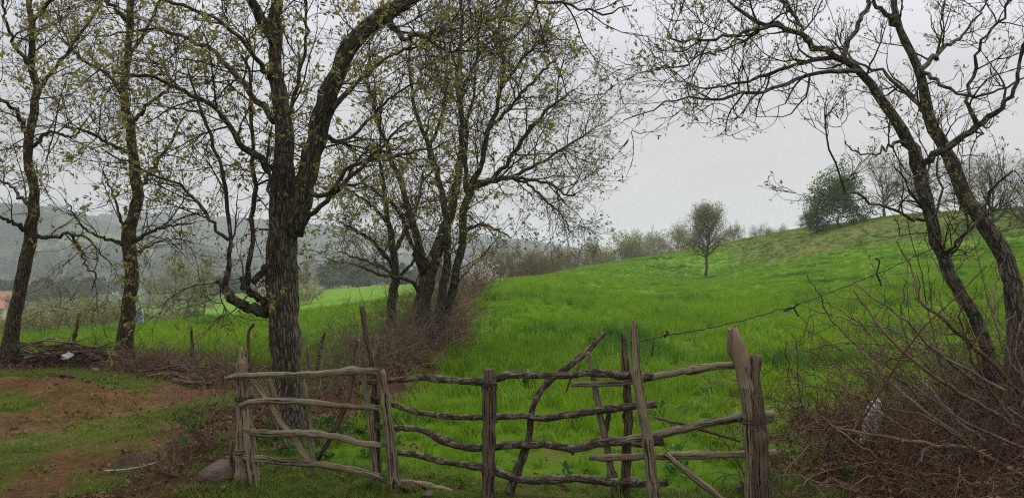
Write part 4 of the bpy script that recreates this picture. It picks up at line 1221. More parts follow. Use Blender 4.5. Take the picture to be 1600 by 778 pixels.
# hedgerow brush (nobody could count these stems)
def brush_band(name, label, line, n, wid, hgt, mats, seed, r0=.0055, c2=6, l2=.4, l3=.16, c3=3, lean=(0, 0), trop=-.5, zfac=None):
    rng = np.random.default_rng(seed)
    pl = np.array(line, float)
    s = np.concatenate([[0], np.cumsum(np.linalg.norm(np.diff(pl, axis=0), axis=1))])
    t = rng.uniform(0, s[-1], n)
    X = np.interp(t, s, pl[:, 0]) + rng.normal(0, wid, n); Y = np.interp(t, s, pl[:, 1]) + rng.normal(0, wid, n)
    S = np.stack([X, Y, height(X, Y) - .03], 1)
    a = rng.uniform(0, 6.283, n)
    D = norm(np.stack([np.cos(a) * .7 + lean[0], np.sin(a) * .7 + lean[1], rng.uniform(.35, 1.2, n)], 1))
    hh_ = hgt * rng.uniform(.5, 1.3, n) * (1 if zfac is None else np.interp(t / s[-1], *zfac))
    geo = []
    cur, cr = grow(rng, S, D, hh_, r0 * rng.uniform(.6, 1.4, n), 7, .15, trop, .4)
    mi_ = rng.integers(0, len(mats), n)
    for m in range(len(mats)): geo.append((*tubes(cur[mi_ == m], cr[mi_ == m], 4), m))
    S, D, rr, t2, ix = spawn(rng, cur, cr, rng.poisson(c2, n), .2, 48, 15)
    cur2, cr2 = grow(rng, S, D, l2 * rng.uniform(.4, 1.2, len(S)), np.maximum(rr * .6, r0 * .4), 4, .2, trop * .4, .5)
    for m in range(len(mats)): k = mi_[ix] == m; geo.append((*tubes(cur2[k], cr2[k], 3), m))
    if c3:
        S, D, rr, t2, ix2 = spawn(rng, cur2, cr2, rng.poisson(c3, len(cur2)), .2, 48, 15)
        cur3, cr3 = grow(rng, S, D, l3 * rng.uniform(.4, 1.2, len(S)), np.full(len(S), r0 * .38), 2, .2, 0, .6)
        for m in range(len(mats)): k = mi_[ix][ix2] == m; geo.append((*tubes(cur3[k], cr3[k], 3), m))
    V, Fs, mi = join_geo(geo)
    o = mk_obj(name, mk_mesh(name, V, Fs, mats, midx=mi))
    return tag(o, label, 'brush', kind='stuff')


brush_band('hedgerow_brush', 'tangled grey-brown bare brush under the middle oaks', [(-1.75, 8.9), (-1.6, 10), (-1.4, 12.0), (-1.45, 15)], 290, .26, .8, [M['brush'], M['brush_grey'], M['brush_grey']], 401, r0=.006)
brush_band('hedgerow_brush', 'thin brown scrub along the hedgerow beyond the middle oaks', [(-1.7, 15), (-1.75, 34), (-1.2, 44)], 230, .4, 1.3, [M['brush'], M['brush_grey']], 402, r0=.008, l2=.6, l3=.25)
brush_band('hedgerow_brush', 'reddish-brown far hedge at the end of the hedgerow', [(-1.4, 46), (0.4, 60), (3.0, 82)], 240, .9, 2.3, [M['brush_red'], M['brush']], 403, r0=.014, l2=.9, l3=.4, trop=-.1)
brush_band('field_edge_brush', 'low brown brush along the far crest below the row of trees', [(2.0, 84), (9, 118), (16, 142)], 150, 1.2, 2.0, [M['brush'], M['brush_grey']], 404, r0=.02, l2=.9, l3=.4, trop=-.1)
brush_band('fence_brush', 'dead brown brush heaped along the left fence line', [G(215, 572), G(300, 582), G(385, 594)], 200, .2, .42, [M['brush'], M['brush_red'], M['brush_grey']], 405, r0=.006, l2=.3, l3=.14, trop=-.9)
brush_band('fence_brush', 'dead twigs heaped at the foot of the two slender oaks', [G(-30, 566), G(60, 566), G(200, 566)], 120, .2, .5, [M['brush'], M['twig']], 406, r0=.006, l2=.3, l3=.14, trop=-1.1)
brush_band('gate_brush', 'thin dry twigs behind the left gate around the big oak', [(-2.9, 7.6), (-2.2, 8.0), (-1.8, 8.6)], 45, .22, .75, [M['brush'], M['brush_grey']], 407, r0=.0045, l2=.3, l3=.13, trop=-.4)
brush_band('bramble_thicket', 'brown bramble thicket filling the lower right corner', [(2.15, 5.0), (2.7, 5.3), (3.3, 5.6), (3.9, 6.2), (4.6, 6.8)], 210, .42, 1.0, [M['brush_red'], M['brush'], M['brush_grey'], M['twig']], 408, r0=.0055, c2=5, c3=2, l2=.42, l3=.16, lean=(-.35, -.1), trop=-.7, zfac=((0, .5, 1), (.42, .85, 1.2)))
brush_band('bramble_litter', 'dead cut bramble stems lying in the lower right corner', [(1.9, 4.7), (2.6, 4.8), (3.3, 5.0), (4.0, 5.6)], 260, .36, .45, [M['brush_red'], M['brush'], M['brush_grey']], 409, r0=.005, c2=4, c3=1, l2=.25, l3=.1, lean=(-.5, -.1), trop=-1.8)
brush_band('bramble_litter', 'low dead stems around the foot of the leaning grey tree', [(3.4, 6.4), (4.2, 6.8), (5.0, 7.4)], 160, .4, 1.0, [M['brush_red'], M['brush_grey']], 410, r0=.005, c2=6, c3=3, l2=.35, l3=.15, lean=(-.2, 0), trop=-.4)

brush_band('bramble_thicket', 'tall thin bramble shoots rising in front of the leaning grey tree', [(2.7, 5.6), (3.3, 5.9), (3.9, 6.2), (4.4, 6.4)], 46, .35, 1.6, [M['brush'], M['brush_grey'], M['brush_red']], 411, r0=.007, c2=9, c3=2.5, l2=.45, l3=.15, lean=(-.55, -.1), trop=-.35)

# the long canes of the bramble that stand out one by one
CANES = empty('bramble', (P(1600, 720, 5.4)[0], 5.4, h1(P(1600, 720, 5.4)[0], 5.4)), 'long pale arching bramble canes reaching left over the thicket', 'bramble')
rc = np.random.default_rng(420)
for tr, w0, d in (
        ([(1640, 705), (1560, 650), (1470, 595), (1400, 540), (1350, 478), (1333, 452)], 8, 5.2),
        ([(1640, 690), (1540, 610), (1460, 545), (1400, 490), (1330, 440)], 7, 5.5),
        ([(1620, 640), (1540, 560), (1480, 505), (1440, 470), (1425, 420), (1400, 378)], 8, 5.8),
        ([(1640, 770), (1540, 710), (1440, 690), (1350, 678), (1300, 668), (1270, 690), (1222, 745)], 8, 4.9),
        ([(1600, 700), (1500, 655), (1420, 600), (1340, 580), (1260, 572)], 5, 5.1),
        ([(1570, 610), (1480, 560), (1400, 520), (1320, 500), (1255, 480)], 4.5, 5.6),
        ([(1500, 680), (1420, 625), (1360, 560), (1300, 500), (1275, 455), (1262, 432)], 4.5, 5.3),
        ([(1480, 720), (1400, 660), (1330, 610), (1270, 590), (1220, 590)], 4, 5.0),
        ([(1630, 740), (1570, 640), (1520, 560), (1500, 480), (1490, 420)], 6, 5.3),
        ([(1400, 740), (1340, 690), (1280, 650), (1235, 600), (1230, 540)], 4, 5.0),
        ([(1540, 690), (1470, 630), (1430, 560), (1410, 500), (1415, 440)], 4.5, 5.4),
        ([(1600, 600), (1560, 520), (1555, 450), (1580, 380)], 4.5, 5.7),
        ([(1640, 650), (1590, 560), (1600, 480), (1590, 420)], 5, 5.4),
        ([(1560, 760), (1460, 740), (1360, 725), (1280, 740), (1230, 770)], 5, 4.8),
        ([(1450, 640), (1390, 570), (1350, 510), (1290, 470)], 4, 5.6),
        ([(1520, 700), (1440, 650), (1370, 640), (1300, 655)], 4, 5.0)):
    rows = [[*P(u, v, d + .25 * math.sin(k * 1.3 + w0)), max(w0 * (1 - .75 * k / (len(tr) - 1)), 1.4) / 2 / F * d] for k, (u, v) in enumerate(tr)]
    r = resample(rows, 22, .008, rc)
    gg = [(*tubes(r[None, :, :3], r[None, :, 3], 6), 0)]
    S, D, rr, t, _ = spawn(rc, r[None, :, :3], r[None, :, 3], np.array([16]), .25, 50, 14)
    cu, cc = grow(rc, S, D, .26 * rc.uniform(.3, 1.2, len(S)), np.maximum(rr * .55, .0018), 5, .2, .2, .5)
    gg.append((*tubes(cu, cc, 3), 0))
    V, Fs, mi = join_geo(gg)
    mk_obj('cane', mk_mesh('cane', V - np.array(CANES.location), Fs, [M['brush_grey'] if w0 in (4.5, 7) else M['brush']]), CANES)


# ------------------------------------------------------------------ fence and gates
rf = np.random.default_rng(500)


def pole(parent, part, tr, mat, sides=10, n=None, ridge=.3, knots=True, broken=0.0, buried=False):
    """a rough wooden pole through rows (u, v, width px, depth m)"""
    rows = [[*P(u, v, d), w / 2 / F * d] for u, v, w, d in tr]
    if buried:
        p = rows[-1]; zg = h1(p[0], p[1])
        a = np.array(rows[-2]); b = np.array(p); t_ = (zg - .25 - a[2]) / (b[2] - a[2])
        rows[-1] = list(a + (b - a) * max(t_, .2)); rows[-1][3] = p[3]
    L = sum(np.linalg.norm(np.array(rows[k + 1][:3]) - np.array(rows[k][:3])) for k in range(len(rows) - 1))
    n = n or max(14, int(L / .035))
    r = resample(rows, n, .0018, rf)
    rad = r[:, 3] * (1 + .10 * (vnoise(np.arange(n + 1) * .45 + rf.uniform(0, 50), np.zeros(n + 1), 3) - .5) * 2)
    if knots:
        for _ in range(max(1, int(L / .35))):
            k = rf.uniform(2, n - 2)
            rad = rad * (1 + rf.uniform(.1, .28) * np.exp(-((np.arange(n + 1) - k) / .9) ** 2))
    V, f = tubes(r[None, :, :3], rad[None], sides, cap=True, ridge=ridge, seed=int(rf.integers(999)))
    if broken:
        V[:sides] += (r[0, :3] - r[1, :3]) / np.linalg.norm(r[0, :3] - r[1, :3]) * (rf.uniform(0, 1, sides)[:, None] * broken)
    else:
        V[:sides] += rf.normal(0, .0025, (sides, 3))
    V[(n) * sides:(n + 1) * sides] += rf.normal(0, .0025, (sides, 3))
    uv = tube_uv(r[:, :3], rad, sides)
    nf = [len(x) for x in f]
    if knots:                                   # stubs of lopped side branches
        for _ in range(rf.poisson(L / .45) if rad.max() < .034 else 0):
            k = int(rf.integers(2, n - 2))
            t = norm(r[k + 1, :3] - r[k, :3]); q = norm(np.cross(t, rf.normal(0, 1, 3))) + t * rf.normal(0, .4)
            q = norm(q); ln = rf.uniform(.8, 1.9) * rad[k] + .006
            pp = np.stack([r[k, :3], r[k, :3] + q * ln * .7, r[k, :3] + q * ln])
            rr = rad[k] * rf.uniform(.3, .5) * np.array([1.3, .9, .7])
            V2, f2 = tubes(pp[None], rr[None], 6, cap=True)
            f = f + [x + len(V) for x in f2]; nf += [len(x) for x in f2]
            V = np.vstack([V, V2]); uv = np.vstack([uv, tube_uv(pp, rr, 6)])
    org = np.array(parent.location)
    me = mk_mesh(part, V - org, f, [mat], attrs={'tuv': uv})
    flat = np.ones(len(me.polygons), dtype=bool)
    for p_ in me.polygons:
        if len(p_.vertices) > 4: flat[p_.index] = False
    me.polygons.foreach_set('use_smooth', flat)
    return mk_obj(part, me, parent)


def tie(parent, u, v, d, rad, mat, turns=2):
    """wire wound round a post"""
    c = P(u, v, d)
    a = np.linspace(0, 2 * math.pi * turns, 14 * turns)
    pts = np.stack([c[0] + rad * np.cos(a), c[1] + rad * np.sin(a), c[2] + np.linspace(-.012, .012, len(a)) + .006 * np.sin(a * 1.3)], 1)
    V, f = tubes(pts[None], np.full((1, len(a)), .004), 5)
    return mk_obj('wire_tie', mk_mesh('wire_tie', V - np.array(parent.location), f, [mat]), parent)


def dl(u): return np.interp(u, [360, 610, 1020, 1200], [5.46, 5.28, 4.98, 4.8])

gl = empty('wooden_gate', (*P(490, 750, 5.4)[:2], 0), 'weathered pole gate of four rails with crossed braces, left of the fence', 'gate')
def dr(tr, off=0): return [(u, v, w, dl(u) + off) for u, v, w in tr]
pole(gl, 'rail', dr([(350, 592, 5), (372, 587, 9), (417, 586, 10), (490, 585, 11), (543, 580, 11), (592, 580, 11)], -.05), M['wood'])
pole(gl, 'rail', dr([(375, 633, 9), (398, 627, 10), (473, 627, 10), (524, 633, 10), (592, 637, 9)], -.05), M['wood'])
pole(gl, 'rail', dr([(379, 673, 10), (423, 677, 11), (468, 676, 11), (529, 683, 11), (568, 693, 10), (597, 694, 9)], -.05), M['wood'])
pole(gl, 'rail', dr([(382, 713, 10), (434, 720, 11), (507, 726, 11), (557, 735, 11), (600, 746, 10)], -.05), M['wood'])
pole(gl, 'brace', dr([(391, 590, 8), (418, 628, 9), (448, 672, 10), (485, 722, 9)], 0), M['wood'])
pole(gl, 'brace', dr([(419, 588, 10), (432, 640, 10), (443, 700, 9)], .06), M['wood'])
pole(gl, 'upright', dr([(471, 582, 9), (479, 630, 9), (484, 672, 9), (491, 742, 8)], .03), M['wood'])
pole(gl, 'brace', dr([(553, 582, 6), (543, 624, 7), (529, 658, 8), (507, 700, 7), (495, 723, 6)], .03), M['wood_dark'])
pole(gl, 'upright', dr([(566, 579, 9), (575, 630, 10), (582, 692, 11), (588, 765, 10)], .02), M['wood'])

pl_ = empty('gate_post', (*P(380, 750, 5.46)[:2], 0), 'split double gate post at the left end of the pole gate', 'post')
pole(pl_, 'post', [(376, 546, 5, 5.46), (378, 580, 15, 5.46), (380, 640, 20, 5.46), (381, 700, 24, 5.46), (379, 755, 28, 5.46)], M['wood'], 12, ridge=.35, broken=.03, buried=True)
pole(pl_, 'post', [(386, 640, 14, 5.42), (390, 690, 17, 5.40), (398, 752, 18, 5.38)], M['wood'], 10, ridge=.3, buried=True)
pole(pl_, 'prop', [(364, 688, 12, 5.5), (365, 715, 14, 5.5), (366, 745, 14, 5.5)], M['wood_dark'], 8, buried=True)
for v in (622, 705): tie(pl_, 381, v, 5.45, .062, M['wire'])

pm = empty('gate_post', (*P(616, 760, 5.28)[:2], 0), 'grey tapering post where the pole gate meets the fence', 'post')
pole(pm, 'post', [(595, 578, 14, 5.28), (601, 620, 16, 5.28), (608, 672, 17, 5.28), (617, 765, 18, 5.28)], M['wood'], 12, ridge=.3, buried=True)
ps = empty('fence_stake', (*P(590, 745, 5.36)[:2], 0), 'tall thin dark stake standing up behind the gate end', 'stake')
pole(ps, 'stake', [(566, 481, 9, 5.4), (570, 510, 8, 5.4), (577, 545, 9, 5.4), (584, 580, 10, 5.4), (588, 640, 11, 5.4), (591, 745, 11, 5.4)], M['wood_dark'], 9, buried=True, broken=.015)

fm = empty('rail_fence', (*P(765, 785, 5.12)[:2], 0), 'middle fence panel of crooked lichened rails on a thick dark post', 'fence')
pole(fm, 'rail', dr([(563, 597, 8), (604, 595, 9), (658, 590, 10), (708, 594, 10), (754, 596, 11), (775, 592, 10), (797, 586, 12), (847, 586, 11), (900, 585, 11), (927, 582, 12), (989, 587, 13), (1020, 588, 12)], .04), M['wood_lichen'])
pole(fm, 'rail', dr([(580, 620, 6), (612, 632, 7), (646, 642, 8), (696, 650, 9), (754, 652, 9), (816, 650, 10), (851, 653, 11), (900, 646, 11), (927, 642, 12), (989, 634, 12), (1027, 631, 12)], .04), M['wood_lichen'])
pole(fm, 'rail', dr([(582, 664, 8), (615, 668, 9), (658, 671, 10), (689, 686, 12), (723, 698, 12), (762, 698, 12), (820, 694, 13), (862, 696, 12), (900, 700, 12), (946, 690, 14), (1004, 691, 13), (1036, 690, 12)], .04), M['wood_lichen'])
pole(fm, 'rail', dr([(615, 707, 9), (646, 709, 10), (685, 719, 11), (723, 725, 11), (766, 734, 12), (808, 748, 12), (847, 750, 13), (900, 746, 12), (927, 750, 12), (997, 754, 13), (1044, 753, 11)], .04), M['wood_lichen'])
pole(fm, 'rail', dr([(622, 751, 8), (677, 760, 10), (727, 777, 10), (760, 790, 9)], .05), M['wood'])
pole(fm, 'post', [(764, 579, 18, 5.08), (765, 640, 21, 5.08), (764, 700, 21, 5.08), (762, 790, 22, 5.08)], M['wood_dark'], 14, ridge=.35, broken=.02, buried=True)
tie(fm, 764, 599, 5.08, .052, M['wire'], 3)
pole(fm, 'brace', [(945, 520, 7, 5.3), (919, 547, 9, 5.28), (889, 571, 10, 5.25), (858, 594, 10, 5.22), (839, 621, 10, 5.2), (829, 652, 10, 5.2), (827, 682, 11, 5.2), (816, 717, 13, 5.2), (792, 778, 13, 5.2)], M['wood_lichen'], buried=True)
pole(fm, 'upright', [(919, 551, 7, 5.16), (931, 613, 10, 5.15), (943, 671, 11, 5.15), (954, 729, 11, 5.15), (963, 785, 11, 5.15)], M['wood'], buried=True)
pole(fm, 'upright', [(952, 640, 8, 5.16), (948, 668, 7, 5.15), (944, 690, 6, 5.14)], M['wood_dark'])
pole(fm, 'upright', [(973, 522, 8, 5.12), (977, 570, 11, 5.12), (981, 632, 12, 5.12), (979, 709, 15, 5.12), (976, 785, 16, 5.12)], M['wood_dark'], ridge=.35, buried=True, broken=.01)
pole(fm, 'post', [(990, 502, 7, 4.92), (992, 525, 13, 4.92), (994, 570, 14, 4.92), (1002, 632, 15, 4.92), (1014, 709, 17, 4.92), (1023, 790, 18, 4.92)], M['wood'], 12, ridge=.35, broken=.02, buried=True)
pole(fm, 'twig', [(908, 568, 3, 5.22), (893, 590, 4, 5.2), (884, 614, 2, 5.2)], M['wood_dark'], 6, knots=False)

fr_ = empty('rail_fence', (*P(1100, 790, 4.9)[:2], 0), 'fence panel of smooth grey poles on the right, ending at the twin posts', 'fence')
pole(fr_, 'rail', [(892, 601, 9, 5.1), (966, 597, 11, 5.06), (1016, 589, 12, 5.04), (1066, 580, 13, 5.0), (1112, 573, 13, 4.95), (1150, 570, 12, 4.92)], M['wood'])
pole(fr_, 'rail', [(962, 690, 9, 5.06), (1035, 677, 12, 5.0), (1097, 663, 13, 4.95), (1151, 652, 14, 4.92), (1189, 647, 13, 4.95), (1206, 646, 12, 5.0)], M['wood'])
pole(fr_, 'rail', [(921, 714, 10, 5.1), (1004, 713, 11, 5.05), (1081, 711, 12, 5.0), (1159, 709, 12, 4.94), (1214, 707, 10, 4.95)], M['wood'])
pole(fr_, 'stick', [(1022, 652, 4, 5.2), (1089, 668, 6, 5.2), (1156, 689, 5, 5.2)], M['wood_dark'], 7)
pole(fr_, 'brace', [(1038, 708, 8, 4.98), (1080, 742, 10, 4.95), (1132, 782, 11, 4.9)], M['wood'], buried=True)
pole(fr_, 'strut', [(1118, 788, 12, 5.2), (1160, 760, 10, 5.15), (1175, 752, 8, 5.12)], M['wood_dark'], 8)
tp = empty('gate_post', (*P(1185, 790, 4.8)[:2], 0), 'thick twin posts at the right end of the fence, one split pale on top', 'post')
o = pole(tp, 'post', [(1145, 518, 18, 4.82), (1151, 540, 27, 4.82), (1160, 570, 27, 4.82), (1171, 620, 25, 4.82), (1177, 690, 28, 4.82), (1178, 792, 30, 4.82)], M['wood'], 14, ridge=.4, broken=.04, buried=True)
o['label'] = 'taller leaning post split to pale wood at the top'
o.data.materials.append(M['wood_fresh'])
zs = np.array([p.center.z for p in o.data.polygons]); nys = np.array([p.normal.y - .5 * p.normal.x for p in o.data.polygons])
ztop = zs.max()
o.data.polygons.foreach_set('material_index', (((zs > ztop - .24) & (nys < -.25)) | (zs > ztop - .03)).astype(np.int32))
pole(tp, 'post', [(1181, 556, 16, 4.8), (1180, 600, 19, 4.8), (1185, 660, 24, 4.78), (1192, 792, 30, 4.76)], M['wood_dark'], 14, ridge=.4, broken=.01, buried=True)
tie(tp, 1180, 656, 4.8, .10, M['wire'], 2)

# wire strand from the fence to the leaning tree, and loose ends
wr = empty('wire_strand', P(1000, 533, 4.95), 'rusty wire strand running from the fence post to the leaning tree', 'wire')
def wire(tr, rad=.004, part='strand'):
    rows = np.array([[*P(u, v, d), rad] for u, v, d in tr])
    r = resample(rows, max(10, len(tr) * 8), .003, rf)
    V, f = tubes(r[None, :, :3], r[None, :, 3], 5)
    mk_obj(part, mk_mesh(part, V - np.array(wr.location), f, [M['wire']]), wr)
wire([(985, 535, 4.9), (1000, 533, 4.98), (1042, 524, 5.1), (1100, 514, 5.3), (1160, 500, 5.5), (1240, 478, 5.8), (1300, 456, 6.0), (1380, 424, 6.2), (1440, 396, 6.35), (1470, 385, 6.4)], .0042)
wire([(1022, 530, 5.02), (1020, 542, 5.02), (1018, 556, 5.02)], .004, 'loose_end')
wire([(1038, 526, 5.1), (1044, 520, 5.1), (1040, 517, 5.1)], .006, 'knot')
wire([(1225, 486, 5.75), (1240, 480, 5.78), (1248, 474, 5.8)], .007, 'knot')
wire([(1240, 479, 5.78), (1243, 486, 5.78), (1247, 494, 5.78)], .005, 'loose_end')
wire([(1370, 428, 6.2), (1374, 408, 6.2), (1368, 404, 6.2)], .006, 'knot')
wire([(1370, 428, 6.2), (1374, 438, 6.2), (1376, 446, 6.2)], .006, 'loose_end')

# ------------------------------------------------------------------ old fence stakes and brushwood on the left
def stake(label, tr, mat, buried=True):
    u, v, w, d = tr[-1]
    x, y = P(u, v, d)[:2]
    r_ = empty('fence_stake', (x, y, h1(x, y)), label, 'stake')
    pole(r_, 'stake', tr, mat, 8, buried=buried)
stake('thin leaning stake in the brushwood left of the mossy oak', [(124, 488, 4, 11.4), (119, 515, 5, 11.4), (108, 560, 6, 11.4)], M['wood_dark'])
stake('thin upright stake in the left field edge right of the mossy oak', [(298, 509, 4, 10.6), (300, 535, 5, 10.6), (301, 575, 6, 10.6)], M['wood_dark'])
stake('slanting pale stake leaning in the dead brush left of the gate', [(397, 505, 4, 9.3), (388, 530, 5, 9.3), (392, 590, 6, 9.3)], M['wood_dark'])
stake('short grey stake in the brush right of the big oak trunk', [(480, 540, 6, 9.2), (482, 570, 7, 9.2), (484, 605, 7, 9.2)], M['wood'])
stake('leaning thin stake right of the big oak trunk', [(508, 517, 4, 9.6), (500, 550, 5, 9.6), (492, 600, 6, 9.6)], M['wood_dark'])
stake('short pale stump stake beside the tall dark stake', [(559, 530, 7, 9.0), (559, 560, 8, 9.0), (560, 605, 8, 9.0)], M['wood'])
stake('thin dark stick standing left of the pale stump stake', [(556, 526, 3, 9.1), (554, 560, 4, 9.1), (552, 605, 5, 9.1)], M['wood_dark'])
stake('short stick in the dead brush below the mossy oak', [(214, 563, 4, 10.6), (217, 578, 5, 10.6), (218, 594, 5, 10.6)], M['wood'])

bp = empty('brushwood_pile', (*G(110, 566), h1(*G(110, 566))), 'pile of cut branches laid between the two slender oaks', 'brushwood')
rb = np.random.default_rng(610)
for k in range(34):
    u0 = rb.uniform(10, 130); L = rb.uniform(40, 100); v0 = rb.uniform(535, 564); d = rb.uniform(10.8, 11.5)
    tl = rb.normal(0, 9)
    pole(bp, 'branch', [(u0, v0, rb.uniform(2.4, 4.2), d), (u0 + L * .3, v0 + tl * .3 + rb.normal(0, 4), 3.2, d), (u0 + L * .65, v0 + tl * .6 + rb.normal(0, 4), 2.6, d + rb.normal(0, .1)), (u0 + L, v0 + tl, 1.5, d + rb.normal(0, .2))], M['wood_dark'] if k % 3 else M['wood'], 6, n=10)
bq = empty('brushwood_pile', (*G(330, 588), h1(*G(330, 588))), 'low heap of dead branches left of the pole gate', 'brushwood')
for k in range(14):
    u0 = rb.uniform(205, 300); L = rb.uniform(60, 130); v0 = rb.uniform(572, 596); d = G(300, 588)[1] + rb.normal(0, .15)
    pole(bq, 'branch', [(u0, v0, rb.uniform(2, 4), d), (u0 + L * .3, v0 + rb.normal(0, 6), 3, d), (u0 + L * .6, v0 + rb.normal(0, 6), 3, d), (u0 + L, v0 + rb.normal(0, 7), 2.5, d)], M['wood_dark'] if k % 2 else M['wood'], 6, n=10)
pole(bq, 'branch', [(268, 594, 5, 9.4), (300, 598, 6, 9.35), (335, 600, 6, 9.3)], M['wood_dark'], 7)


# ------------------------------------------------------------------ stones, rags and small things
def stone(label, u, v, d, s, mat, rot=(0, 0, 0), seed=1, sink=.3, name='stone', cat='stone'):
    x, y = P(u, v, d)[:2]
    V, f = rock(np.random.default_rng(seed), *s, n=16)
    o = mk_obj(name, mk_mesh(name, V, f, [mat], smooth=False))
    o.location = (x, y, h1(x, y) + s[2] * (1 - sink)); o.rotation_euler = rot
    return tag(o, label, cat)
stone('flat brown boulder at the foot of the left gate post', 345, 745, 5.5, (.16, .11, .10), M['stone'], (.05, -.42, .3), 3, .5)
stone('small dark stone wedged behind the left gate post', 362, 700, 5.62, (.05, .06, .07), M['stone'], (.2, .1, .8), 5, .1)
stone('tiny yellowish stone lying in front of the flat boulder', 350, 761, 5.28, (.027, .02, .016), M['wood_fresh'], (0, 0, .3), 6, .2)
stone('upright pale lichened stone standing in the brambles', 1358, 640, 5.9, (.078, .072, .225), M['stone_pale'], (.0, .40, .4), 8, .12)
stone('reddish stone at the base of the grey tapering post', 640, 765, 5.25, (.07, .06, .035), M['soil_dark'], (.1, 0, .4), 9, .4)
stone('low stone below the middle fence rails', 668, 774, 5.1, (.05, .05, .03), M['stone'], (.1, 0, 1.4), 12, .4)
stone('brown clod at the brink of the earth bank by the track', 105, 606, 9.0, (.10, .07, .05), M['soil_dark'], (0, 0, .2), 13, .4, 'clod', 'clod')
stone('pale pebble stone under the mossy oak', 150, 579, 10.3, (.06, .05, .05), M['stone'], (0, 0, .2), 14, .3)

# dark molehill on the track edge
x, y = G(213, 714)
rm = np.random.default_rng(15)
g_ = np.linspace(-1, 1, 26); MX, MY = np.meshgrid(g_, g_)
rr_ = np.hypot(MX, MY)
MZ = .075 * np.clip(1 - rr_ ** 1.5, -.25, 1) * (.5 + fbm(MX * 3 + 5, MY * 3 + 5, 4, 4)) + .02 * (fbm(MX * 8, MY * 8, 3, 6) - .5)
i_, j_ = np.meshgrid(np.arange(25), np.arange(25)); q0 = (j_ * 26 + i_).ravel()
mo = mk_obj('molehill', mk_mesh('molehill', np.stack([MX * .16, MY * .13, MZ], -1).reshape(-1, 3), [np.stack([q0, q0 + 1, q0 + 27, q0 + 26], 1)], [M['soil_dark']]), loc=(x, y, h1(x, y)))
tag(mo, 'small dark heap of loose soil on the track edge', 'soil heap')

# pale bent stick lying on the verge
sx, sy = G(205, 735)
sk = empty('stick', (sx, sy, h1(sx, sy)), 'pale peeled bent stick lying on the verge near the leaves', 'stick')
rows = []
for u, v in ((163, 731), (180, 735), (205, 736), (228, 732), (245, 727)):
    gx_, gy_ = G(u, v); rows.append([gx_, gy_, h1(gx_, gy_) + .03, .006])
r = resample(rows, 18)
V, f = tubes(r[None, :, :3], r[None, :, 3], 7, cap=True)
mk_obj('stick', mk_mesh('stick', V - np.array(sk.location), f, [M['stone_pale']]), sk)


def crumple(name, label, cat, c, sx, sy, sz, mat, seed, n=22):
    """a crumpled closed sheet of plastic or cloth"""
    rng = np.random.default_rng(seed)
    V, f = rock(rng, 1, 1, 1, n=n // 2, rough=0)
    w = 1 + .5 * (fbm(V[:, 0] * 2.2 + seed, V[:, 1] * 2.2 + V[:, 2] * 3, 4, seed) - .5) * 2
    V = V * w[:, None] * np.array([sx, sy, sz])
    V[:, 2] -= .25 * np.abs(V[:, 0])
    o = mk_obj(name, mk_mesh(name, V, f, [mat], smooth=False), loc=c)
    return tag(o, label, cat)
crumple('plastic_bag', 'crumpled white plastic bag caught in the brushwood pile', 'bag', P(106, 556, 10.8), .09, .05, .05, M['cloth'], 33)
# rag hanging on the oak
c = P(217, 492, 11.35)
a = np.linspace(0, 1, 16); b = np.linspace(0, 1, 9)
A, Bm = np.meshgrid(a, b, indexing='ij')
wv_ = .05 * np.sin(A * 5 + Bm * 9) + .03 * np.sin(Bm * 17 + A * 3)
RV = np.stack([(Bm - .5) * (.07 + .05 * A) + .03 * np.sin(A * 4), wv_ * .6, -.22 * A + .02 * np.sin(Bm * 6)], -1).reshape(-1, 3)
i_, j_ = np.meshgrid(np.arange(15), np.arange(8), indexing='ij'); q0 = (i_ * 9 + j_).ravel()
rag = mk_obj('rag', mk_mesh('rag', RV, [np.stack([q0, q0 + 1, q0 + 10, q0 + 9], 1)], [M['cloth_blue']]), loc=c + np.array([0, 0, .11]))
rag.modifiers.new('thickness', 'SOLIDIFY').thickness = .006
tag(rag, 'pale blue rag hanging on the trunk of the mossy oak', 'rag')

# leafy weeds near the gate and the sprig beside the left post
def weed(rng, n, rad, size):
    a = rng.uniform(0, 6.283, n); r = rad * np.sqrt(rng.random(n))
    pos = np.stack([r * np.cos(a), r * np.sin(a), rng.uniform(.01, .09, n)], 1)
    d = np.stack([np.cos(a), np.sin(a), rng.uniform(.1, .8, n)], 1)
    return leaves(rng, pos, d, size, .75, .25, 0)
wp = [proto('weed_clump', *weed(r1, 22, .07, s_), M['weed'], False) for s_ in (.06, .045, .075)]
def weedmask(X, Y):
    m = sstep(.52, .62, fbm(X * 1.1, Y * 1.1, 3, 91)) * lush_mask(X, Y) * sstep(10, 6, Y)
    cx_, cy_ = G(470, 690)
    return np.maximum(m * .6, sstep(.9, .3, np.hypot(X - cx_, Y - cy_)))
X, Y = points_in(r1, -3, 5, 5.2, 10, 22, weedmask)
scatter('weeds', 'broad-leaved green weeds behind the gate and fence', 'weeds', np.stack([X, Y, height(X, Y)], 1), r1.uniform(0, 6.28, len(X)), r1.uniform(.5, 1.2, len(X)), r1.integers(0, 3, len(X)), wp, .15, r1)
shrub('bramble_sprig', 'small leafy bramble sprig left of the split gate post', 'shrub', G(340, 700), 9, .12, .42, M['brush_red'], M['weed'], 320, c2=4, l2=.16, l3=.06, c3=1, r0=.0045, leafsz=.045, leafn=2, lean=(-.25, 0), trop=-.2)
shrub('bare_sprig', 'bare reddish twiggy shoots in the leaves left of the gate post', 'shrub', G(318, 705), 12, .14, .40, M['brush_red'], None, 321, c2=4, l2=.16, l3=.07, c3=2, r0=.0045, lean=(-.5, 0), trop=-.4)
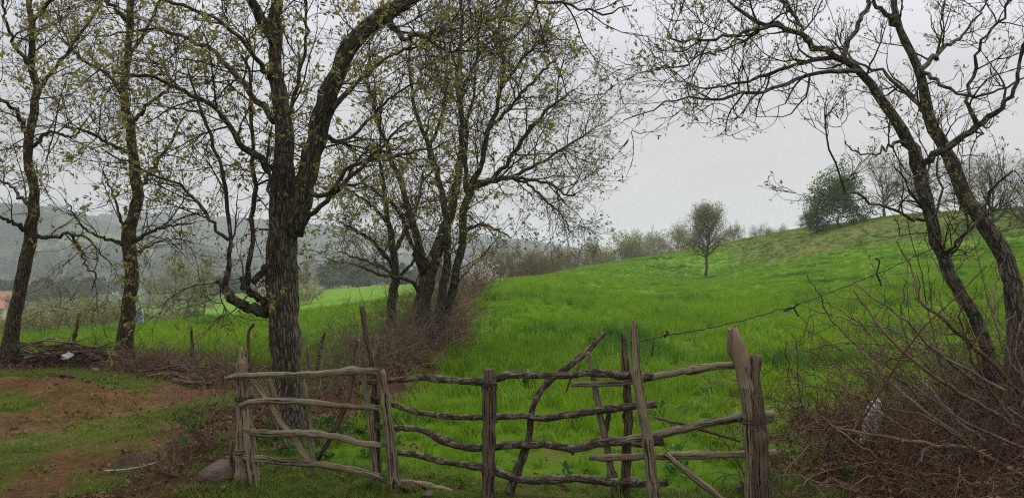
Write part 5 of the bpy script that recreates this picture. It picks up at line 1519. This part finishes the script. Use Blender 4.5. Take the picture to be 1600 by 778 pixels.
shrub('bare_sprig', 'grey bare twiggy tuft in the fallen leaves beside the boulder', 'shrub', G(255, 738), 22, .16, .20, M['brush_grey'], None, 322, c2=4, l2=.1, l3=.05, c3=2, r0=.003, lean=(-.2, 0), trop=-.8)

# ------------------------------------------------------------------ farmhouse roof at the far left edge
hd = 118.0
hxy = P(-14, 470, hd)
hz = h1(hxy[0], hxy[1])
hs_ = empty('farmhouse', (hxy[0], hxy[1], hz), 'farmhouse with pinkish tiled roof at the left edge in the haze', 'house')
W_, D_ = 3.4, 2.6
zt = P(0, 478, hd)[2] - hz; zr = P(0, 456, hd)[2] - hz
V = [(-W_, -D_, -1), (W_, -D_, -1), (W_, D_, -1), (-W_, D_, -1), (-W_, -D_, zt), (W_, -D_, zt), (W_, D_, zt), (-W_, D_, zt), (-W_, 0, zr - .1), (W_, 0, zr - .1)]
mk_obj('wall', mk_mesh('wall', V, [[(0, 1, 5, 4), (2, 3, 7, 6)], [(1, 2, 6, 9, 5), (3, 0, 4, 8, 7)]], [M['plaster']], smooth=False), hs_)
e_ = .35
for sgn in (-1, 1):
    ye, ze = sgn * (D_ + e_), zt - e_ * (zr - zt) / D_
    V = [(-W_ - e_, ye, ze), (W_ + e_, ye, ze), (W_ + e_, 0, zr), (-W_ - e_, 0, zr), (-W_ - e_, ye, ze + .12), (W_ + e_, ye, ze + .12), (W_ + e_, 0, zr + .12), (-W_ - e_, 0, zr + .12)]
    mk_obj('roof_slope', mk_mesh('roof_slope', V, [[(0, 1, 2, 3), (4, 5, 6, 7), (0, 1, 5, 4), (1, 2, 6, 5), (2, 3, 7, 6), (3, 0, 4, 7)]], [M['roof']], smooth=False), hs_)

# ------------------------------------------------------------------ woods on the far hills
def wood_blob(rng, n, w, h_):
    d = norm(rng.normal(0, 1, (n, 3))); p = d * np.array([w, w, h_ * .42]) * rng.uniform(.55, 1, n)[:, None] + np.array([0, 0, h_ * .58])
    V, fs = leaves(rng, p, d, w * .55, .9, .6, 0)
    stem, f2 = tubes(np.array([[[0, 0, -1.0], [0, 0, h_ * .3], [0, 0, h_ * .6]]]), np.array([[.3, .22, .1]]), 5)
    o = len(V)
    return np.vstack([V, stem]), fs + [f + o for f in f2]
wmat = leaf_mat('far wood', (0.05, 0.055, 0.03), (0.075, 0.075, 0.04), (0.09, 0.10, 0.045), trans=0.2, scale=.02, fine=.2)
wb = [proto('wood_tree', *wood_blob(r1, 130, 3.6, 8), wmat, False) for _ in range(3)]
n = 26000
X = r1.uniform(-1200, 260, n); Y = r1.uniform(500, 1700, n)
k = (np.abs(X) < .75 * Y) & (fbm(X / 70, Y / 70, 3, 88) + r1.normal(0, .03, n) > .44) & (hill_z(X, Y) > -36)
X, Y = X[k], Y[k]
hz2 = np.maximum(hill_z(X, Y), -1e3)
scatter('distant_woodland', 'bare woods covering the hazy hills across the valley', 'woodland', np.stack([X, Y, hz2 - .5], 1), r1.uniform(0, 6.28, len(X)), r1.uniform(.6, 1.2, len(X)), r1.integers(0, 3, len(X)), wb, .05, r1)
n = 420
X = r1.uniform(-330, 60, n); Y = r1.uniform(190, 360, n)
k = (fbm(X / 40, Y / 40, 3, 99) > .5) & (X < -.08 * Y)
X, Y = X[k], Y[k]
scatter('valley_woodland', 'misty copses on the valley floor before the hills', 'woodland', np.stack([X, Y, height(X, Y) - .4], 1), r1.uniform(0, 6.28, len(X)), r1.uniform(.5, .95, len(X)), r1.integers(0, 3, len(X)), wb, .05, r1)

# ------------------------------------------------------------------ haze
hb = bpy.data.meshes.new('haze')
x0, x1, y0, y1, z0, z1 = -4700, 4700, -800, 5400, -60, 58
hv_ = [(x, y, z) for z in (z0, z1) for y in (y0, y1) for x in (x0, x1)]
hb.from_pydata(hv_, [], [(0, 2, 3, 1), (4, 5, 7, 6), (0, 1, 5, 4), (2, 6, 7, 3), (0, 4, 6, 2), (1, 3, 7, 5)])
hmz = bpy.data.materials.new('haze'); hmz.use_nodes = True
hn = hmz.node_tree.nodes; hn.remove(hn['Principled BSDF'])
pv = hn.new('ShaderNodeVolumePrincipled')
pv.inputs['Color'].default_value = (0.88, 0.95, 1.0, 1)
pv.inputs['Density'].default_value = 0.0005
pv.inputs['Anisotropy'].default_value = 0.35
hmz.node_tree.links.new(pv.outputs[0], hn['Material Output'].inputs['Volume'])
hb.materials.append(hmz)
tag(mk_obj('haze', hb), 'pale morning haze filling the valley', 'haze', kind='stuff')
